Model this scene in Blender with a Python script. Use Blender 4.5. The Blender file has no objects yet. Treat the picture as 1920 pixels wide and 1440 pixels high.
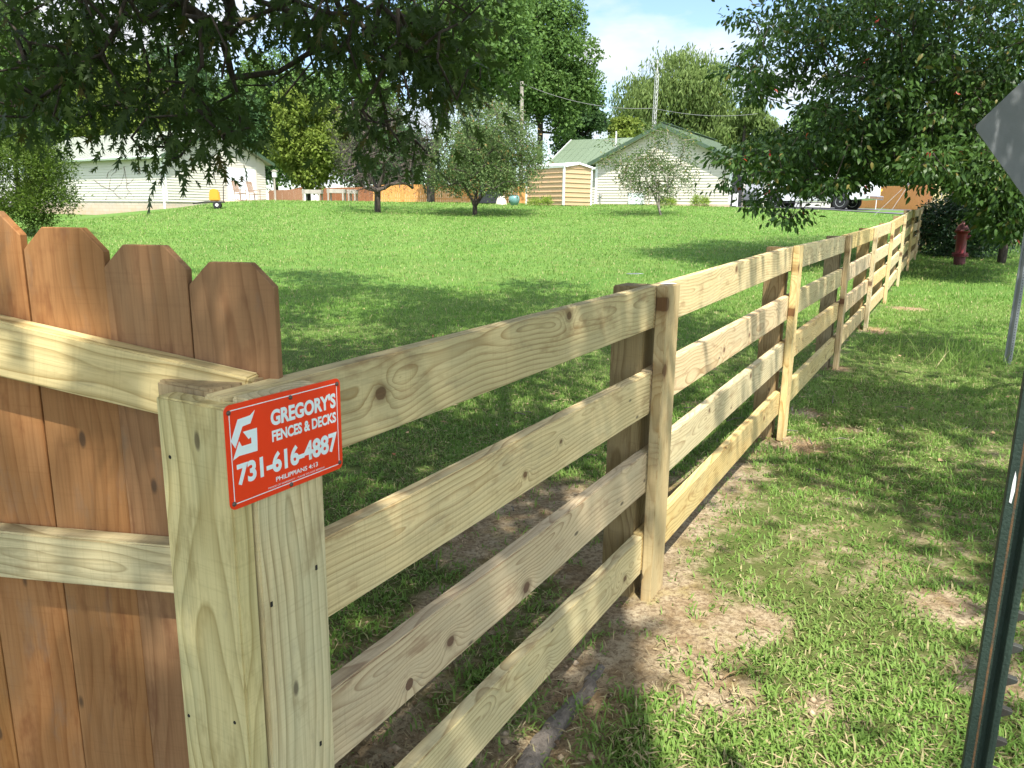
import bpy, bmesh, math, random
import numpy as np
from mathutils import Vector, Matrix
R_ = math.radians
rng = np.random.default_rng(7)
random.seed(7)
S = bpy.context.scene
COL = S.collection

# ------------------------------------------------------------------ camera, sky, sun, exposure
CAM = np.array([0, 0, 1.42]); PITCH, ROLL, FPX = R_(12.4), R_(.74), 1442.0
FW = np.array([0, math.cos(PITCH), -math.sin(PITCH)])
_u = np.array([0, math.sin(PITCH), math.cos(PITCH)]); _r = np.array([1.0, 0, 0])
RT = math.cos(ROLL)*_r + math.sin(ROLL)*_u
UP = -math.sin(ROLL)*_r + math.cos(ROLL)*_u
cam = bpy.data.cameras.new('camera'); camo = bpy.data.objects.new('camera', cam); COL.objects.link(camo)
M = Matrix.Identity(4)
for i in range(3):
    M[i][0], M[i][1], M[i][2], M[i][3] = RT[i], UP[i], -FW[i], CAM[i]
camo.matrix_world = M
cam.sensor_width = 36; cam.lens = FPX/1920*36; cam.clip_start = .05; cam.clip_end = 1500
S.camera = camo
SUN = np.array([.20, -.97, 0]); SUN = SUN/np.linalg.norm(SUN)
EL = R_(60)
SUNV = np.array([SUN[0]*math.cos(EL), SUN[1]*math.cos(EL), math.sin(EL)])
w = bpy.data.worlds.new('World'); S.world = w; w.use_nodes = True
nt = w.node_tree; nt.nodes.clear()
sky = nt.nodes.new('ShaderNodeTexSky'); sky.sky_type = 'NISHITA'; sky.sun_disc = False
sky.sun_elevation = EL; sky.sun_rotation = math.atan2(SUN[0], SUN[1]); sky.air_density = 1.0; sky.dust_density = .25; sky.ozone_density = 2.5
tc = nt.nodes.new('ShaderNodeTexCoord'); mp = nt.nodes.new('ShaderNodeMapping'); mp.inputs['Scale'].default_value = (1.6, 1.6, 4.2); mp.inputs['Location'].default_value = (.35, .1, .2)
nz = nt.nodes.new('ShaderNodeTexNoise'); nz.inputs['Scale'].default_value = 2.2; nz.inputs['Detail'].default_value = 6; nz.inputs['Roughness'].default_value = .55
cr = nt.nodes.new('ShaderNodeValToRGB'); cr.color_ramp.elements[0].position = .43; cr.color_ramp.elements[1].position = .60
mx = nt.nodes.new('ShaderNodeMixRGB'); 
def nmath(op, a, b, clamp=False):
    nd = nt.nodes.new('ShaderNodeMath'); nd.operation = op; nd.use_clamp = clamp
    for i, v in enumerate((a, b)):
        if hasattr(v, 'links'): nt.links.new(v, nd.inputs[i])
        else: nd.inputs[i].default_value = v
    return nd.outputs[0]
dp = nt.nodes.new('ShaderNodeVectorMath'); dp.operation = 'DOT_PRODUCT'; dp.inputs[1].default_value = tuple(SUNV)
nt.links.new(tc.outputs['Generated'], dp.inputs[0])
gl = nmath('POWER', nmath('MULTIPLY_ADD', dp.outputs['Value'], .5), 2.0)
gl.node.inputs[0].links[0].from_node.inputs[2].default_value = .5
vs_ = nt.nodes.new('ShaderNodeVectorMath'); vs_.operation = 'SCALE'; vs_.inputs[0].default_value = (2.95, 3.05, 3.2); nt.links.new(nmath('MULTIPLY_ADD', gl, 4.2), vs_.inputs['Scale']); vs_.inputs['Scale'].links[0].from_node.inputs[2].default_value = .85  # clouds brightened around the unseen sun to lift light in the shade
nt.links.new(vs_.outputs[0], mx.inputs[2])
bg = nt.nodes.new('ShaderNodeBackground'); bg.inputs['Strength'].default_value = .125
out = nt.nodes.new('ShaderNodeOutputWorld')
L = nt.links.new
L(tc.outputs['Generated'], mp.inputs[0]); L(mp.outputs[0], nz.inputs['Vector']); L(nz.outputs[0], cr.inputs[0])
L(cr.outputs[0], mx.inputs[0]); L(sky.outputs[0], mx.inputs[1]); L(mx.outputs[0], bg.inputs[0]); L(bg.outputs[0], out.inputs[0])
sl = bpy.data.lights.new('sun', 'SUN'); sl.energy = 4.4; sl.angle = R_(.5); sl.color = (1, .955, .87)
so = bpy.data.objects.new('sun', sl); COL.objects.link(so); so.location = tuple(SUNV*60)
so.rotation_euler = Vector(tuple(-SUNV)).to_track_quat('-Z', 'Y').to_euler()
S.view_settings.view_transform = 'Standard'; S.view_settings.look = 'None'; S.view_settings.exposure = 1.08; S.view_settings.gamma = 1
S.cycles.max_bounces = 6; S.cycles.transparent_max_bounces = 8

# ------------------------------------------------------------------ terrain and pixel rays
GY = [-300, 0, 2.6, 9, 15.3, 25, 35, 40, 46, 55, 90, 300]
GZ = [-.05, -.02, 0, .14, .42, .88, 1.45, 1.86, 2.06, 2.2, 2.6, 3]
def smooth01(t):
    t = np.clip(t, 0, 1); return t*t*(3-2*t)
def G(x, y):
    x = np.asarray(x, float); y = np.asarray(y, float)
    z = np.interp(y, GY, GZ)
    return z - 1.05*np.clip((y-18)/25, 0, 1)*smooth01((-x-14)/7)
def ray(px, py):
    return FW + RT*(px-960)/FPX - UP*(py-720)/FPX
def at(px, py, y):                     # the point on that line of sight y metres ahead
    d = ray(px, py); return CAM + d*(y/d[1])
def ground(px, py):                    # where that line of sight meets the ground
    d = ray(px, py); d = d/d[1]
    ts = np.linspace(1, 120, 12000); P = CAM + ts[:, None]*d
    k = int(np.argmax(P[:, 2] <= G(P[:, 0], P[:, 1])))
    return P[k]
def project(P):
    P = np.asarray(P, float)-CAM; z = P@FW
    zz = np.where(z > .05, z, .05)
    return 960+FPX*(P@RT)/zz, 720-FPX*(P@UP)/zz, z
def onfloor(p):
    return np.array([p[0], p[1], float(G(p[0], p[1]))])

# ------------------------------------------------------------------ material helpers
class NG:
    def __init__(s, name):
        s.m = bpy.data.materials.new(name); s.m.use_nodes = True; s.t = s.m.node_tree; s.t.nodes.clear()
        s.o = s.n('OutputMaterial')
    def n(s, typ, **kw):
        nd = s.t.nodes.new('ShaderNode'+typ)
        for k, v in kw.items(): setattr(nd, k, v)
        return nd
    def l(s, a, b): s.t.links.new(a, b)
    def val(s, sock, v):
        if v is None: return
        if hasattr(v, 'is_linked') or hasattr(v, 'links'): s.l(v, sock)
        else: sock.default_value = v
    def math(s, op, a, b=None, c=None, clamp=False):
        nd = s.n('Math', operation=op, use_clamp=clamp)
        for i, v in enumerate((a, b, c)):
            if v is not None: s.val(nd.inputs[i], v)
        return nd.outputs[0]
    def vmath(s, op, a, b=None):
        nd = s.n('VectorMath', operation=op)
        s.val(nd.inputs[0], a)
        if b is not None: s.val(nd.inputs[1], b)
        return nd.outputs['Vector'] if op not in ('LENGTH', 'DISTANCE') else nd.outputs['Value']
    def noise(s, vec, scale, detail=2, rough=.5, col=False):
        nd = s.n('TexNoise'); s.val(nd.inputs['Vector'], vec); nd.inputs['Scale'].default_value = scale
        nd.inputs['Detail'].default_value = detail; nd.inputs['Roughness'].default_value = rough
        return nd.outputs[1 if col else 0]
    def ramp(s, fac, stops):
        nd = s.n('ValToRGB'); cr = nd.color_ramp
        while len(cr.elements) < len(stops): cr.elements.new(.5)
        for e, (p, c) in zip(cr.elements, stops):
            e.position = p; e.color = (c, c, c, 1) if not hasattr(c, '__len__') else (tuple(c)+(1,))[:4]
        s.val(nd.inputs[0], fac); return nd.outputs[0]
    def mix(s, fac, a, b, mode='MIX'):
        nd = s.n('MixRGB', blend_type=mode)
        for i, v in enumerate((fac, a, b)):
            if not (hasattr(v, 'links') or hasattr(v, 'is_linked')):
                v = v if i == 0 else tuple(v)+((1,) if len(v) == 3 else ())
            s.val(nd.inputs[i], v)
        return nd.outputs[0]
    def mapped(s, vec, scale=(1, 1, 1), loc=None):
        v = s.vmath('MULTIPLY', vec, tuple(scale))
        return v if loc is None else s.vmath('ADD', v, loc)
    def bsdf(s, color, rough=.6, metal=0, bump=None, bstr=.3, bdist=.01, spec=.5, coat=0):
        b = s.n('BsdfPrincipled'); s.val(b.inputs['Base Color'], color if not isinstance(color, (tuple, list)) else tuple(color)+((1,) if len(color) == 3 else ()))
        s.val(b.inputs['Roughness'], rough); b.inputs['Metallic'].default_value = metal; b.inputs['Specular IOR Level'].default_value = spec
        b.inputs['Coat Weight'].default_value = coat
        if bump is not None:
            bp = s.n('Bump'); bp.inputs['Strength'].default_value = bstr; bp.inputs['Distance'].default_value = bdist
            s.l(bump, bp.inputs['Height']); s.l(bp.outputs[0], b.inputs['Normal'])
        return b
    def done(s, sh):
        s.l(sh.outputs[0], s.o.inputs[0]); return s.m
    def objco(s): return s.n('TexCoord').outputs['Object']
    def rand(s): return s.n('ObjectInfo').outputs['Random']

def simple(name, c, rough=.6, metal=0, var=.25, scale=6, bump=.15, c2=None, spec=.5, stretch=(1, 1, 1)):
    g = NG(name); co = g.mapped(g.objco(), stretch)
    n1 = g.noise(co, scale, 5, .6); n2 = g.noise(co, scale*9, 3, .6)
    c2 = c2 or tuple(x*(1-var) for x in c)
    f = g.ramp(g.math('ADD', g.math('MULTIPLY', n1, .7), g.math('MULTIPLY', n2, .3)), [(.38, 0.0), (.64, 1.0)])
    colr = g.mix(f, c2, c)
    return g.done(g.bsdf(colr, g.math('ADD', g.math('MULTIPLY', n2, .2), max(rough-.1, .02)), metal, n2, bump, .004, spec))

def wood(name, light, dark, stain, ringfreq=95, knot_keep=.62, knotc=(.09, .045, .02), tint=(.45, .47, .25), tint_amt=.4, fine=.35, dirt=.0):
    """sawn board: rings about a pith line, sliced by the board's own faces, bent round knots; grain runs along local X"""
    g = NG(name); co = g.objco(); rnd = g.rand()
    off = g.n('CombineXYZ'); g.l(g.math('MULTIPLY', rnd, 71.0), off.inputs[0]); g.l(g.math('MULTIPLY', rnd, 37.0), off.inputs[1]); g.l(g.math('MULTIPLY', rnd, 53.0), off.inputs[2])
    oc = g.vmath('ADD', co, off.outputs[0])
    sx = g.n('SeparateXYZ'); g.l(co, sx.inputs[0])
    # long soft wander of the pith
    w1 = g.noise(g.mapped(oc, (.9, .25, .25)), 1.6, 2, .5); w2 = g.noise(g.vmath('ADD', g.mapped(oc, (.7, .25, .25)), (9.1, 3.3, 5.7)), 1.5, 2, .5)
    wf = g.noise(g.mapped(oc, (2.2, 14, 14)), 1.5, 3, .55)
    py = g.math('ADD', g.math('MULTIPLY', w1, .22), g.math('SUBTRACT', g.math('MULTIPLY', g.math('FRACT', g.math('MULTIPLY', rnd, 13.7)), .12), .17))
    pz = g.math('ADD', g.math('MULTIPLY', w2, .16), g.math('SUBTRACT', g.math('MULTIPLY', g.math('FRACT', g.math('MULTIPLY', rnd, 29.3)), .10), .13))
    dy = g.math('ADD', sx.outputs[1], py); dz = g.math('ADD', sx.outputs[2], pz)
    r = g.math('SQRT', g.math('ADD', g.math('MULTIPLY', dy, dy), g.math('MULTIPLY', dz, dz)))
    r = g.math('ADD', r, g.math('MULTIPLY', wf, .007))
    # knots
    kv = g.n('TexVoronoi'); kv.inputs['Scale'].default_value = 4.2
    g.l(g.mapped(oc, (1, .25, 1)), kv.inputs['Vector'])
    sc = g.n('SeparateColor'); g.l(kv.outputs['Color'], sc.inputs[0])
    keep = g.math('GREATER_THAN', sc.outputs[0], knot_keep)
    size = g.math('ADD', g.math('MULTIPLY', g.math('MULTIPLY', sc.outputs[1], sc.outputs[1]), .05), .024)
    kd = g.math('DIVIDE', kv.outputs['Distance'], 1.0)
    swirl = g.math('MULTIPLY', keep, g.math('EXPONENT', g.math('MULTIPLY', g.math('MULTIPLY', kd, kd), -38.0)))
    r = g.math('ADD', r, g.math('MULTIPLY', swirl, .045))
    kinx = None
    for an in ('knot_a', 'knot_b'):            # a board's own knots: where along it, how high on the face, how big
        at_ = g.n('Attribute'); at_.attribute_type = 'OBJECT'; at_.attribute_name = an
        ks = g.n('SeparateXYZ'); g.l(at_.outputs['Vector'], ks.inputs[0])
        ax_ = g.math('MULTIPLY', g.math('SUBTRACT', sx.outputs[0], ks.outputs[0]), .8); az_ = g.math('SUBTRACT', sx.outputs[2], ks.outputs[1])
        kd_ = g.math('SQRT', g.math('ADD', g.math('MULTIPLY', ax_, ax_), g.math('MULTIPLY', az_, az_)))
        kd_ = g.math('ADD', kd_, g.math('MULTIPLY', g.math('SUBTRACT', g.noise(oc, 55, 2), .5), .007))
        on = g.math('GREATER_THAN', ks.outputs[2], .001); q_ = g.math('DIVIDE', kd_, g.math('MAXIMUM', ks.outputs[2], .001))
        r = g.math('ADD', r, g.math('MULTIPLY', on, g.math('MULTIPLY', g.math('EXPONENT', g.math('MULTIPLY', g.math('MULTIPLY', q_, q_), -.14)), .038)))
        k1 = g.math('MULTIPLY', on, g.ramp(q_, [(.82, 1.0), (1.0, 0.0)])); k2 = g.math('MULTIPLY', on, g.ramp(g.math('MULTIPLY', q_, .4), [(.40, 1.0), (.8, 0.0)]))
        kinx = (k1, k2) if kinx is None else (g.math('MAXIMUM', kinx[0], k1), g.math('MAXIMUM', kinx[1], k2))
    ring = g.math('FRACT', g.math('MULTIPLY', r, float(ringfreq)))
    ringc = g.ramp(ring, [(0.0, .0), (.50, .10), (.80, .62), (.91, 1.0), (1.0, .0)])
    fn = g.noise(g.mapped(oc, (5, 240, 240)), 1.0, 3, .6)
    bl = g.noise(g.mapped(oc, (1.1, 5, 5)), 2.2, 3, .6)
    ringamt = g.math('MULTIPLY', ringc, g.ramp(g.noise(g.mapped(oc, (.8, 9, 9)), 2.0, 2), [(.3, .45), (.65, 1.0)]))
    c = g.mix(ringamt, light, dark)
    c = g.mix(g.math('MULTIPLY', g.ramp(bl, [(.45, 0.0), (.7, 1.0)]), tint_amt), c, tint)
    c = g.mix(g.math('MULTIPLY', g.ramp(fn, [(.45, 0.0), (.75, 1.0)]), fine), c, tuple(x*.72 for x in dark))
    st = g.ramp(g.noise(g.mapped(oc, (3.0, 8, 8)), 2.4, 4, .65), [(.56, 0.0), (.70, 1.0)])
    c = g.mix(g.math('MULTIPLY', st, .55), c, stain)
    saw = g.noise(g.mapped(oc, (260, 9, 9)), 1.0, 2, .5); dirtn = g.noise(g.mapped(oc, (2.2, 6, 6)), 3.1, 5, .7)
    c = g.mix(g.math('MULTIPLY', g.ramp(saw, [(.55, 0.0), (.75, 1.0)]), .16), c, tuple(x*.75 for x in dark))
    c = g.mix(g.math('MULTIPLY', g.ramp(dirtn, [(.57, 0.0), (.70, 1.0)]), .30), c, (.21, .17, .12))
    kin = g.math('MULTIPLY', keep, g.math('LESS_THAN', kd, size))
    ring2 = g.math('MULTIPLY', keep, g.ramp(g.math('DIVIDE', kd, size), [(.9, 1.0), (1.9, 0.0)]))
    # small dark checks and nail marks
    sp = g.n('TexVoronoi'); sp.inputs['Scale'].default_value = 1; g.l(g.mapped(oc, (14, 34, 34)), sp.inputs['Vector'])
    ssc = g.n('SeparateColor'); g.l(sp.outputs['Color'], ssc.inputs[0])
    speck = g.math('MULTIPLY', g.math('GREATER_THAN', ssc.outputs[0], .955), g.ramp(sp.outputs['Distance'], [(.16, 1.0), (.26, 0.0)]))
    kin = g.math('MAXIMUM', kin, kinx[0]); ring2 = g.math('MAXIMUM', ring2, kinx[1])
    c = g.mix(g.math('MULTIPLY', ring2, .55), c, tuple(x*.6 for x in stain))
    c = g.mix(g.math('MULTIPLY', kin, .9), c, g.mix(fn, knotc, tuple(x*2.6 for x in knotc)))
    c = g.mix(g.math('MULTIPLY', speck, .75), c, (.06, .04, .025))
    ob = g.math('SUBTRACT', g.math('ADD', g.math('MULTIPLY', ringc, -.35), g.math('MULTIPLY', fn, .9)), kin)
    hs = g.n('HueSaturation'); g.l(c, hs.inputs['Color']); g.l(g.math('ADD', g.math('MULTIPLY', g.math('FRACT', g.math('MULTIPLY', rnd, 7.31)), .36), .80), hs.inputs['Value']); g.l(g.math('ADD', g.math('MULTIPLY', g.math('FRACT', g.math('MULTIPLY', rnd, 17.9)), .022), .487), hs.inputs['Hue']); g.l(g.math('ADD', g.math('MULTIPLY', g.math('FRACT', g.math('MULTIPLY', rnd, 23.1)), .3), .82), hs.inputs['Saturation'])
    return g.done(g.bsdf(hs.outputs[0], .72, 0, ob, .35, .0016, .25))

def leafmat(name, c1, c2, c3=None, trans=.35, rough=.5, spec=.3, c3amt=.06, tc=None, patch=None):
    g = NG(name); geo = g.n('NewGeometry'); rd = geo.outputs['Random Per Island']
    c = g.mix(rd, c1, c2)
    co = g.objco(); big = g.noise(co, .55, 2)
    c = g.mix(g.math('MULTIPLY', g.ramp(big, [(.4, 0.0), (.62, 1.0)]), .45), c, tuple(x*1.35 for x in c2))
    if patch: c = g.mix(g.math('MULTIPLY', g.ramp(g.noise(co, .45, 5, .65), [(.42, 0.0), (.64, 1.0)]), .6), c, patch)
    if c3: c = g.mix(g.math('GREATER_THAN', g.math('FRACT', g.math('MULTIPLY', rd, 91.7)), 1-c3amt), c, c3)
    b = g.bsdf(c, rough, 0, None, spec=spec)
    t = g.n('BsdfTranslucent'); g.l(g.mix(.6, c, tc or tuple(min(1, x*2.0) for x in c2)), t.inputs[0])
    mxs = g.n('MixShader'); mxs.inputs[0].default_value = trans
    g.l(b.outputs[0], mxs.inputs[1]); g.l(t.outputs[0], mxs.inputs[2])
    return g.done(mxs)

def bark(name, c, c2, scale=9):
    g = NG(name); co = g.objco()
    v = g.noise(g.mapped(co, (1, 1, .22)), scale*2.2, 6, .7); n2 = g.noise(co, 2.3, 3)
    f = g.ramp(v, [(.35, 0.0), (.62, 1.0)])
    cc = g.mix(g.math('MULTIPLY', n2, .4), g.mix(f, c2, c), tuple(x*1.3 for x in c))
    return g.done(g.bsdf(cc, .9, 0, v, .9, .03, .2))

# ------------------------------------------------------------------ mesh helpers
def link(o, parent=None):
    COL.objects.link(o)
    if parent is not None: o.parent = parent
    return o
def tag(o, label=None, cat=None, group=None, kind=None):
    if label: o['label'] = label
    if cat: o['category'] = cat
    if group: o['group'] = group
    if kind: o['kind'] = kind
    return o
def thing(name, loc, label, cat, group=None):
    o = bpy.data.objects.new(name, None); o.empty_display_size = .2
    o.location = tuple(float(v) for v in loc); link(o)
    return tag(o, label, cat, group)
def np_mesh(name, V, T, mat, parent=None, smooth=False, attr=None):
    """V (n,3) world, T (m,3) triangles"""
    V = np.asarray(V, np.float32); T = np.asarray(T, np.int32)
    if parent is not None: V = V - np.array(parent.matrix_basis.translation, np.float32)
    me = bpy.data.meshes.new(name); k = T.shape[1]
    me.vertices.add(len(V)); me.vertices.foreach_set('co', V.ravel())
    me.loops.add(T.size); me.loops.foreach_set('vertex_index', T.ravel())
    me.polygons.add(len(T)); me.polygons.foreach_set('loop_start', np.arange(0, T.size, k, dtype=np.int32))
    if smooth: me.polygons.foreach_set('use_smooth', np.ones(len(T), bool))
    if attr is not None:
        for an, av in attr.items():
            a = me.attributes.new(an, 'FLOAT', 'POINT'); a.data.foreach_set('value', np.asarray(av, np.float32))
    me.update(calc_edges=True)
    me.materials.append(mat)
    o = bpy.data.objects.new(name, me); link(o, parent)
    return o
class MB:
    def __init__(s): s.v = []; s.f = []
    def add(s, vs, fs):
        b = len(s.v); s.v += [tuple(float(c) for c in q) for q in vs]; s.f += [tuple(b+i for i in q) for q in fs]; return s
    def box(s, c, size, ax=None):
        ax = ax or ((1, 0, 0), (0, 1, 0), (0, 0, 1)); c = np.array(c, float); a = [np.array(q, float)*z/2 for q, z in zip(ax, size)]
        vs = [c+i*a[0]+j*a[1]+k*a[2] for i in (-1, 1) for j in (-1, 1) for k in (-1, 1)]
        return s.add(vs, [(0, 1, 3, 2), (4, 6, 7, 5), (0, 4, 5, 1), (2, 3, 7, 6), (0, 2, 6, 4), (1, 5, 7, 3)])
    def tube(s, pts, rad, n=8, cap=True):
        pts = [np.array(q, float) for q in pts]; rad = rad if hasattr(rad, '__len__') else [rad]*len(pts)
        vs = []; fs = []; pu = None
        for i, q in enumerate(pts):
            d = pts[min(i+1, len(pts)-1)]-pts[max(i-1, 0)]; d = d/(np.linalg.norm(d)+1e-9)
            a = pu if pu is not None else (np.array([0, 0, 1.]) if abs(d[2]) < .9 else np.array([1., 0, 0]))
            x = a - d*(a@d); x /= np.linalg.norm(x)+1e-9; y = np.cross(d, x); pu = x
            for k in range(n):
                t = 2*math.pi*k/n; vs.append(q+rad[i]*(x*math.cos(t)+y*math.sin(t)))
        for i in range(len(pts)-1):
            for k in range(n):
                fs.append((i*n+k, i*n+(k+1) % n, (i+1)*n+(k+1) % n, (i+1)*n+k))
        if cap: fs += [tuple(range(n))[::-1], tuple((len(pts)-1)*n+k for k in range(n))]
        return s.add(vs, fs)
    def lathe(s, c, prof, n=24, axis=(0, 0, 1)):
        c = np.array(c, float); z = np.array(axis, float); z /= np.linalg.norm(z)
        x = np.cross(z, [0, 0, 1.]) if abs(z[2]) < .9 else np.array([1., 0, 0]); x /= np.linalg.norm(x); y = np.cross(z, x)
        vs = [c+z*h+r*(x*math.cos(2*math.pi*k/n)+y*math.sin(2*math.pi*k/n)) for r, h in prof for k in range(n)]
        fs = [(i*n+k, i*n+(k+1) % n, (i+1)*n+(k+1) % n, (i+1)*n+k) for i in range(len(prof)-1) for k in range(n)]
        fs += [tuple(range(n))[::-1], tuple((len(prof)-1)*n+k for k in range(n))]
        return s.add(vs, fs)
    def prism(s, outline, o, ex, ey, ez, t):
        o, ex, ey, ez = (np.array(q, float) for q in (o, ex, ey, ez)); n = len(outline)
        vs = [o+ex*a+ey*b for a, b in outline]+[o+ex*a+ey*b+ez*t for a, b in outline]
        return s.add(vs, [tuple(range(n))[::-1], tuple(range(n, 2*n))]+[(i, (i+1) % n, n+(i+1) % n, n+i) for i in range(n)])
    def build(s, name, mat, parent=None, bevel=0, smooth=False, seg=1):
        me = bpy.data.meshes.new(name); off = np.array(parent.matrix_basis.translation) if parent is not None else np.zeros(3)
        if parent is not None and parent.parent is not None: off = off+np.array(parent.parent.matrix_basis.translation)
        me.from_pydata([tuple(np.array(v)-off) for v in s.v], [], s.f)
        bm = bmesh.new(); bm.from_mesh(me)
        bmesh.ops.recalc_face_normals(bm, faces=bm.faces)
        if bevel: bmesh.ops.bevel(bm, geom=[e for e in bm.edges if len(e.link_faces) == 2 and e.calc_face_angle(0) > .5], offset=bevel, segments=seg, affect='EDGES', clamp_overlap=True)
        bm.to_mesh(me); bm.free()
        if smooth:
            me.polygons.foreach_set('use_smooth', [True]*len(me.polygons))
            me.set_sharp_from_angle(angle=R_(40))
        me.materials.append(mat); o = bpy.data.objects.new(name, me); link(o, parent)
        return o
def board(name, A, ex, ey, ez, Lx, Ly, Lz, mat, parent, bevel=.0025, cut=None):
    """board with a corner at A; local X = ex (grain), Y = ey, Z = ez; local origin mid-width so the grain slices it"""
    bm = bmesh.new(); vs = [bm.verts.new((i*Lx, (j-.5)*Ly, (k-.5)*Lz)) for i in (0, 1) for j in (0, 1) for k in (0, 1)]
    for q in [(0, 1, 3, 2), (4, 6, 7, 5), (0, 4, 5, 1), (2, 3, 7, 6), (0, 2, 6, 4), (1, 5, 7, 3)]: bm.faces.new([vs[i] for i in q])
    bmesh.ops.recalc_face_normals(bm, faces=bm.faces)
    if bevel: bmesh.ops.bevel(bm, geom=bm.edges[:], offset=bevel, segments=2, affect='EDGES')
    me = bpy.data.meshes.new(name); bm.to_mesh(me); bm.free(); me.materials.append(mat)
    o = bpy.data.objects.new(name, me); link(o, parent)
    c = np.array(A, float)+np.array(ey)*Ly/2+np.array(ez)*Lz/2 - np.array(parent.location)
    m = Matrix.Identity(4)
    for i in range(3): m[i][0], m[i][1], m[i][2], m[i][3] = ex[i], ey[i], ez[i], c[i]
    o.matrix_basis = m
    return o
def unit(v):
    v = np.asarray(v, float); return v/(np.linalg.norm(v, axis=-1, keepdims=True)+1e-9)

# leaf templates: (x along, y across, z lift), triangles
def tpl_rhomb(): return np.array([(0, 0, 0), (.5, .5, .04), (.5, -.5, .04), (1, 0, -.06)]), [(0, 2, 1), (1, 2, 3)]
def tpl_ellip(): return np.array([(0, 0, 0), (.3, .42, .05), (.3, -.42, .05), (.66, .36, .03), (.66, -.36, .03), (1.0, 0, -.12)]), [(0, 2, 1), (1, 2, 4), (1, 4, 3), (3, 4, 5)]
def tpl_oak():
    v = [(0, 0, 0), (.16, .03, 0), (.16, -.03, 0), (.34, .07, .01), (.34, -.07, .01), (.55, .08, .0), (.55, -.08, 0), (.76, .05, -.03), (.76, -.05, -.03), (1, 0, -.1),
         (.36, .34, .03), (.36, -.34, .03), (.66, .46, .0), (.66, -.46, .0), (.93, .30, -.06), (.93, -.30, -.06)]
    t = [(0, 2, 1), (1, 2, 4), (1, 4, 3), (3, 4, 6), (3, 6, 5), (5, 6, 8), (5, 8, 7), (7, 8, 9), (1, 3, 10), (2, 11, 4), (3, 5, 12), (4, 13, 6), (5, 7, 14), (6, 15, 8)]
    return np.array(v), t
TPL = dict(rhomb=tpl_rhomb(), ellip=tpl_ellip(), oak=tpl_oak())
def leaves(C, D, N, Ln, Wd, kind):
    v, t = TPL[kind]; t = np.array(t); D = unit(D); N = N - D*np.sum(N*D, 1, keepdims=True); N = unit(N); B = np.cross(N, D)
    Ln = np.broadcast_to(np.asarray(Ln, float), (len(C),)); Wd = np.broadcast_to(np.asarray(Wd, float), (len(C),))
    V = C[:, None]+D[:, None]*(v[None, :, 0:1]*Ln[:, None, None])+B[:, None]*(v[None, :, 1:2]*Wd[:, None, None])+N[:, None]*(v[None, :, 2:3]*Ln[:, None, None])
    T = t[None]+(np.arange(len(C))*len(v))[:, None, None]
    return V.reshape(-1, 3), T.reshape(-1, 3)
def sph(n): return unit(rng.normal(size=(n, 3)))

class Skeleton:
    """branches: every target joins the nearest limb already grown; limbs thicken with what they carry"""
    def __init__(s, pts, rad_min=.006):
        s.P = []; s.par = []; s.rmin = rad_min
        for i, q in enumerate(pts): s.P.append(np.array(q, float)); s.par.append(i-1)
    def chain(s, start, pts):
        p = start
        for q in pts: s.P.append(np.array(q, float)); s.par.append(p); p = len(s.P)-1
        return p
    def nearest(s, q): return int(np.argmin(np.sum((np.array(s.P)-q)**2, 1)))
    def grow(s, targets, step=.35, jit=.12, sag=.0):
        root = s.P[0]; T = np.array(targets); order = np.argsort(np.sum((T-np.array(s.P[-1] if len(s.P) < 3 else s.P[len(s.P)//2]))**2, 1))
        arr = np.zeros((len(s.P)+60*len(T)+10, 3)); arr[:len(s.P)] = s.P; n = len(s.P)
        for k in order:
            q = T[k]; d2 = np.sum((arr[:n]-q)**2, 1) + .25*np.maximum(arr[:n, 2]-q[2]-1.5, 0)**2
            j = int(np.argmin(d2)); a = arr[j].copy(); dist = math.sqrt(((q-a)**2).sum()); m = max(1, min(50, int(dist/step)))
            p = j
            for i in range(1, m+1):
                t = i/m; b = a+(q-a)*t+rng.normal(size=3)*jit*dist*.35*math.sin(math.pi*t)*(1/ math.sqrt(m)) + np.array([0, 0, sag*dist*math.sin(math.pi*t)])
                arr[n] = b; s.P.append(b); s.par.append(p); p = n; n += 1
    def mesh(s, rscale, power=.45, rmax=9, sides=6):
        n = len(s.P); P = np.array(s.P); par = np.array(s.par); cnt = np.zeros(n)
        ch = np.zeros(n, int)
        for i in range(n):
            if par[i] >= 0: ch[par[i]] += 1
        cnt[ch == 0] = 1
        for i in range(n-1, 0, -1): cnt[par[i]] += cnt[i]
        rad = np.minimum(s.rmin+rscale*np.maximum(cnt-.6, 0)**power, rmax)
        E = np.array([i for i in range(n) if par[i] >= 0]); A = P[par[E]]; B = P[E]
        D = unit(B-A); up = np.where(np.abs(D[:, 2:3]) < .9, np.array([[0, 0, 1.]]), np.array([[1., 0, 0]]))
        X = unit(up-D*np.sum(up*D, 1, keepdims=True)); Y = np.cross(D, X)
        ang = np.arange(sides)*2*math.pi/sides; ring = X[:, None]*np.cos(ang)[None, :, None]+Y[:, None]*np.sin(ang)[None, :, None]
        rA = np.minimum(rad[par[E]], rad[E]*1.35)
        VA = A[:, None]-D[:, None]*rA[:, None, None]*.35+ring*rA[:, None, None]; VB = B[:, None]+ring*rad[E][:, None, None]
        V = np.concatenate([VA, VB], 1).reshape(-1, 3); base = np.arange(len(E))*2*sides
        q = []
        for k in range(sides):
            k2 = (k+1) % sides; q.append(np.stack([base+k, base+k2, base+sides+k2], 1)); q.append(np.stack([base+k, base+sides+k2, base+sides+k], 1))
        return V, np.concatenate(q)

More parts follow.
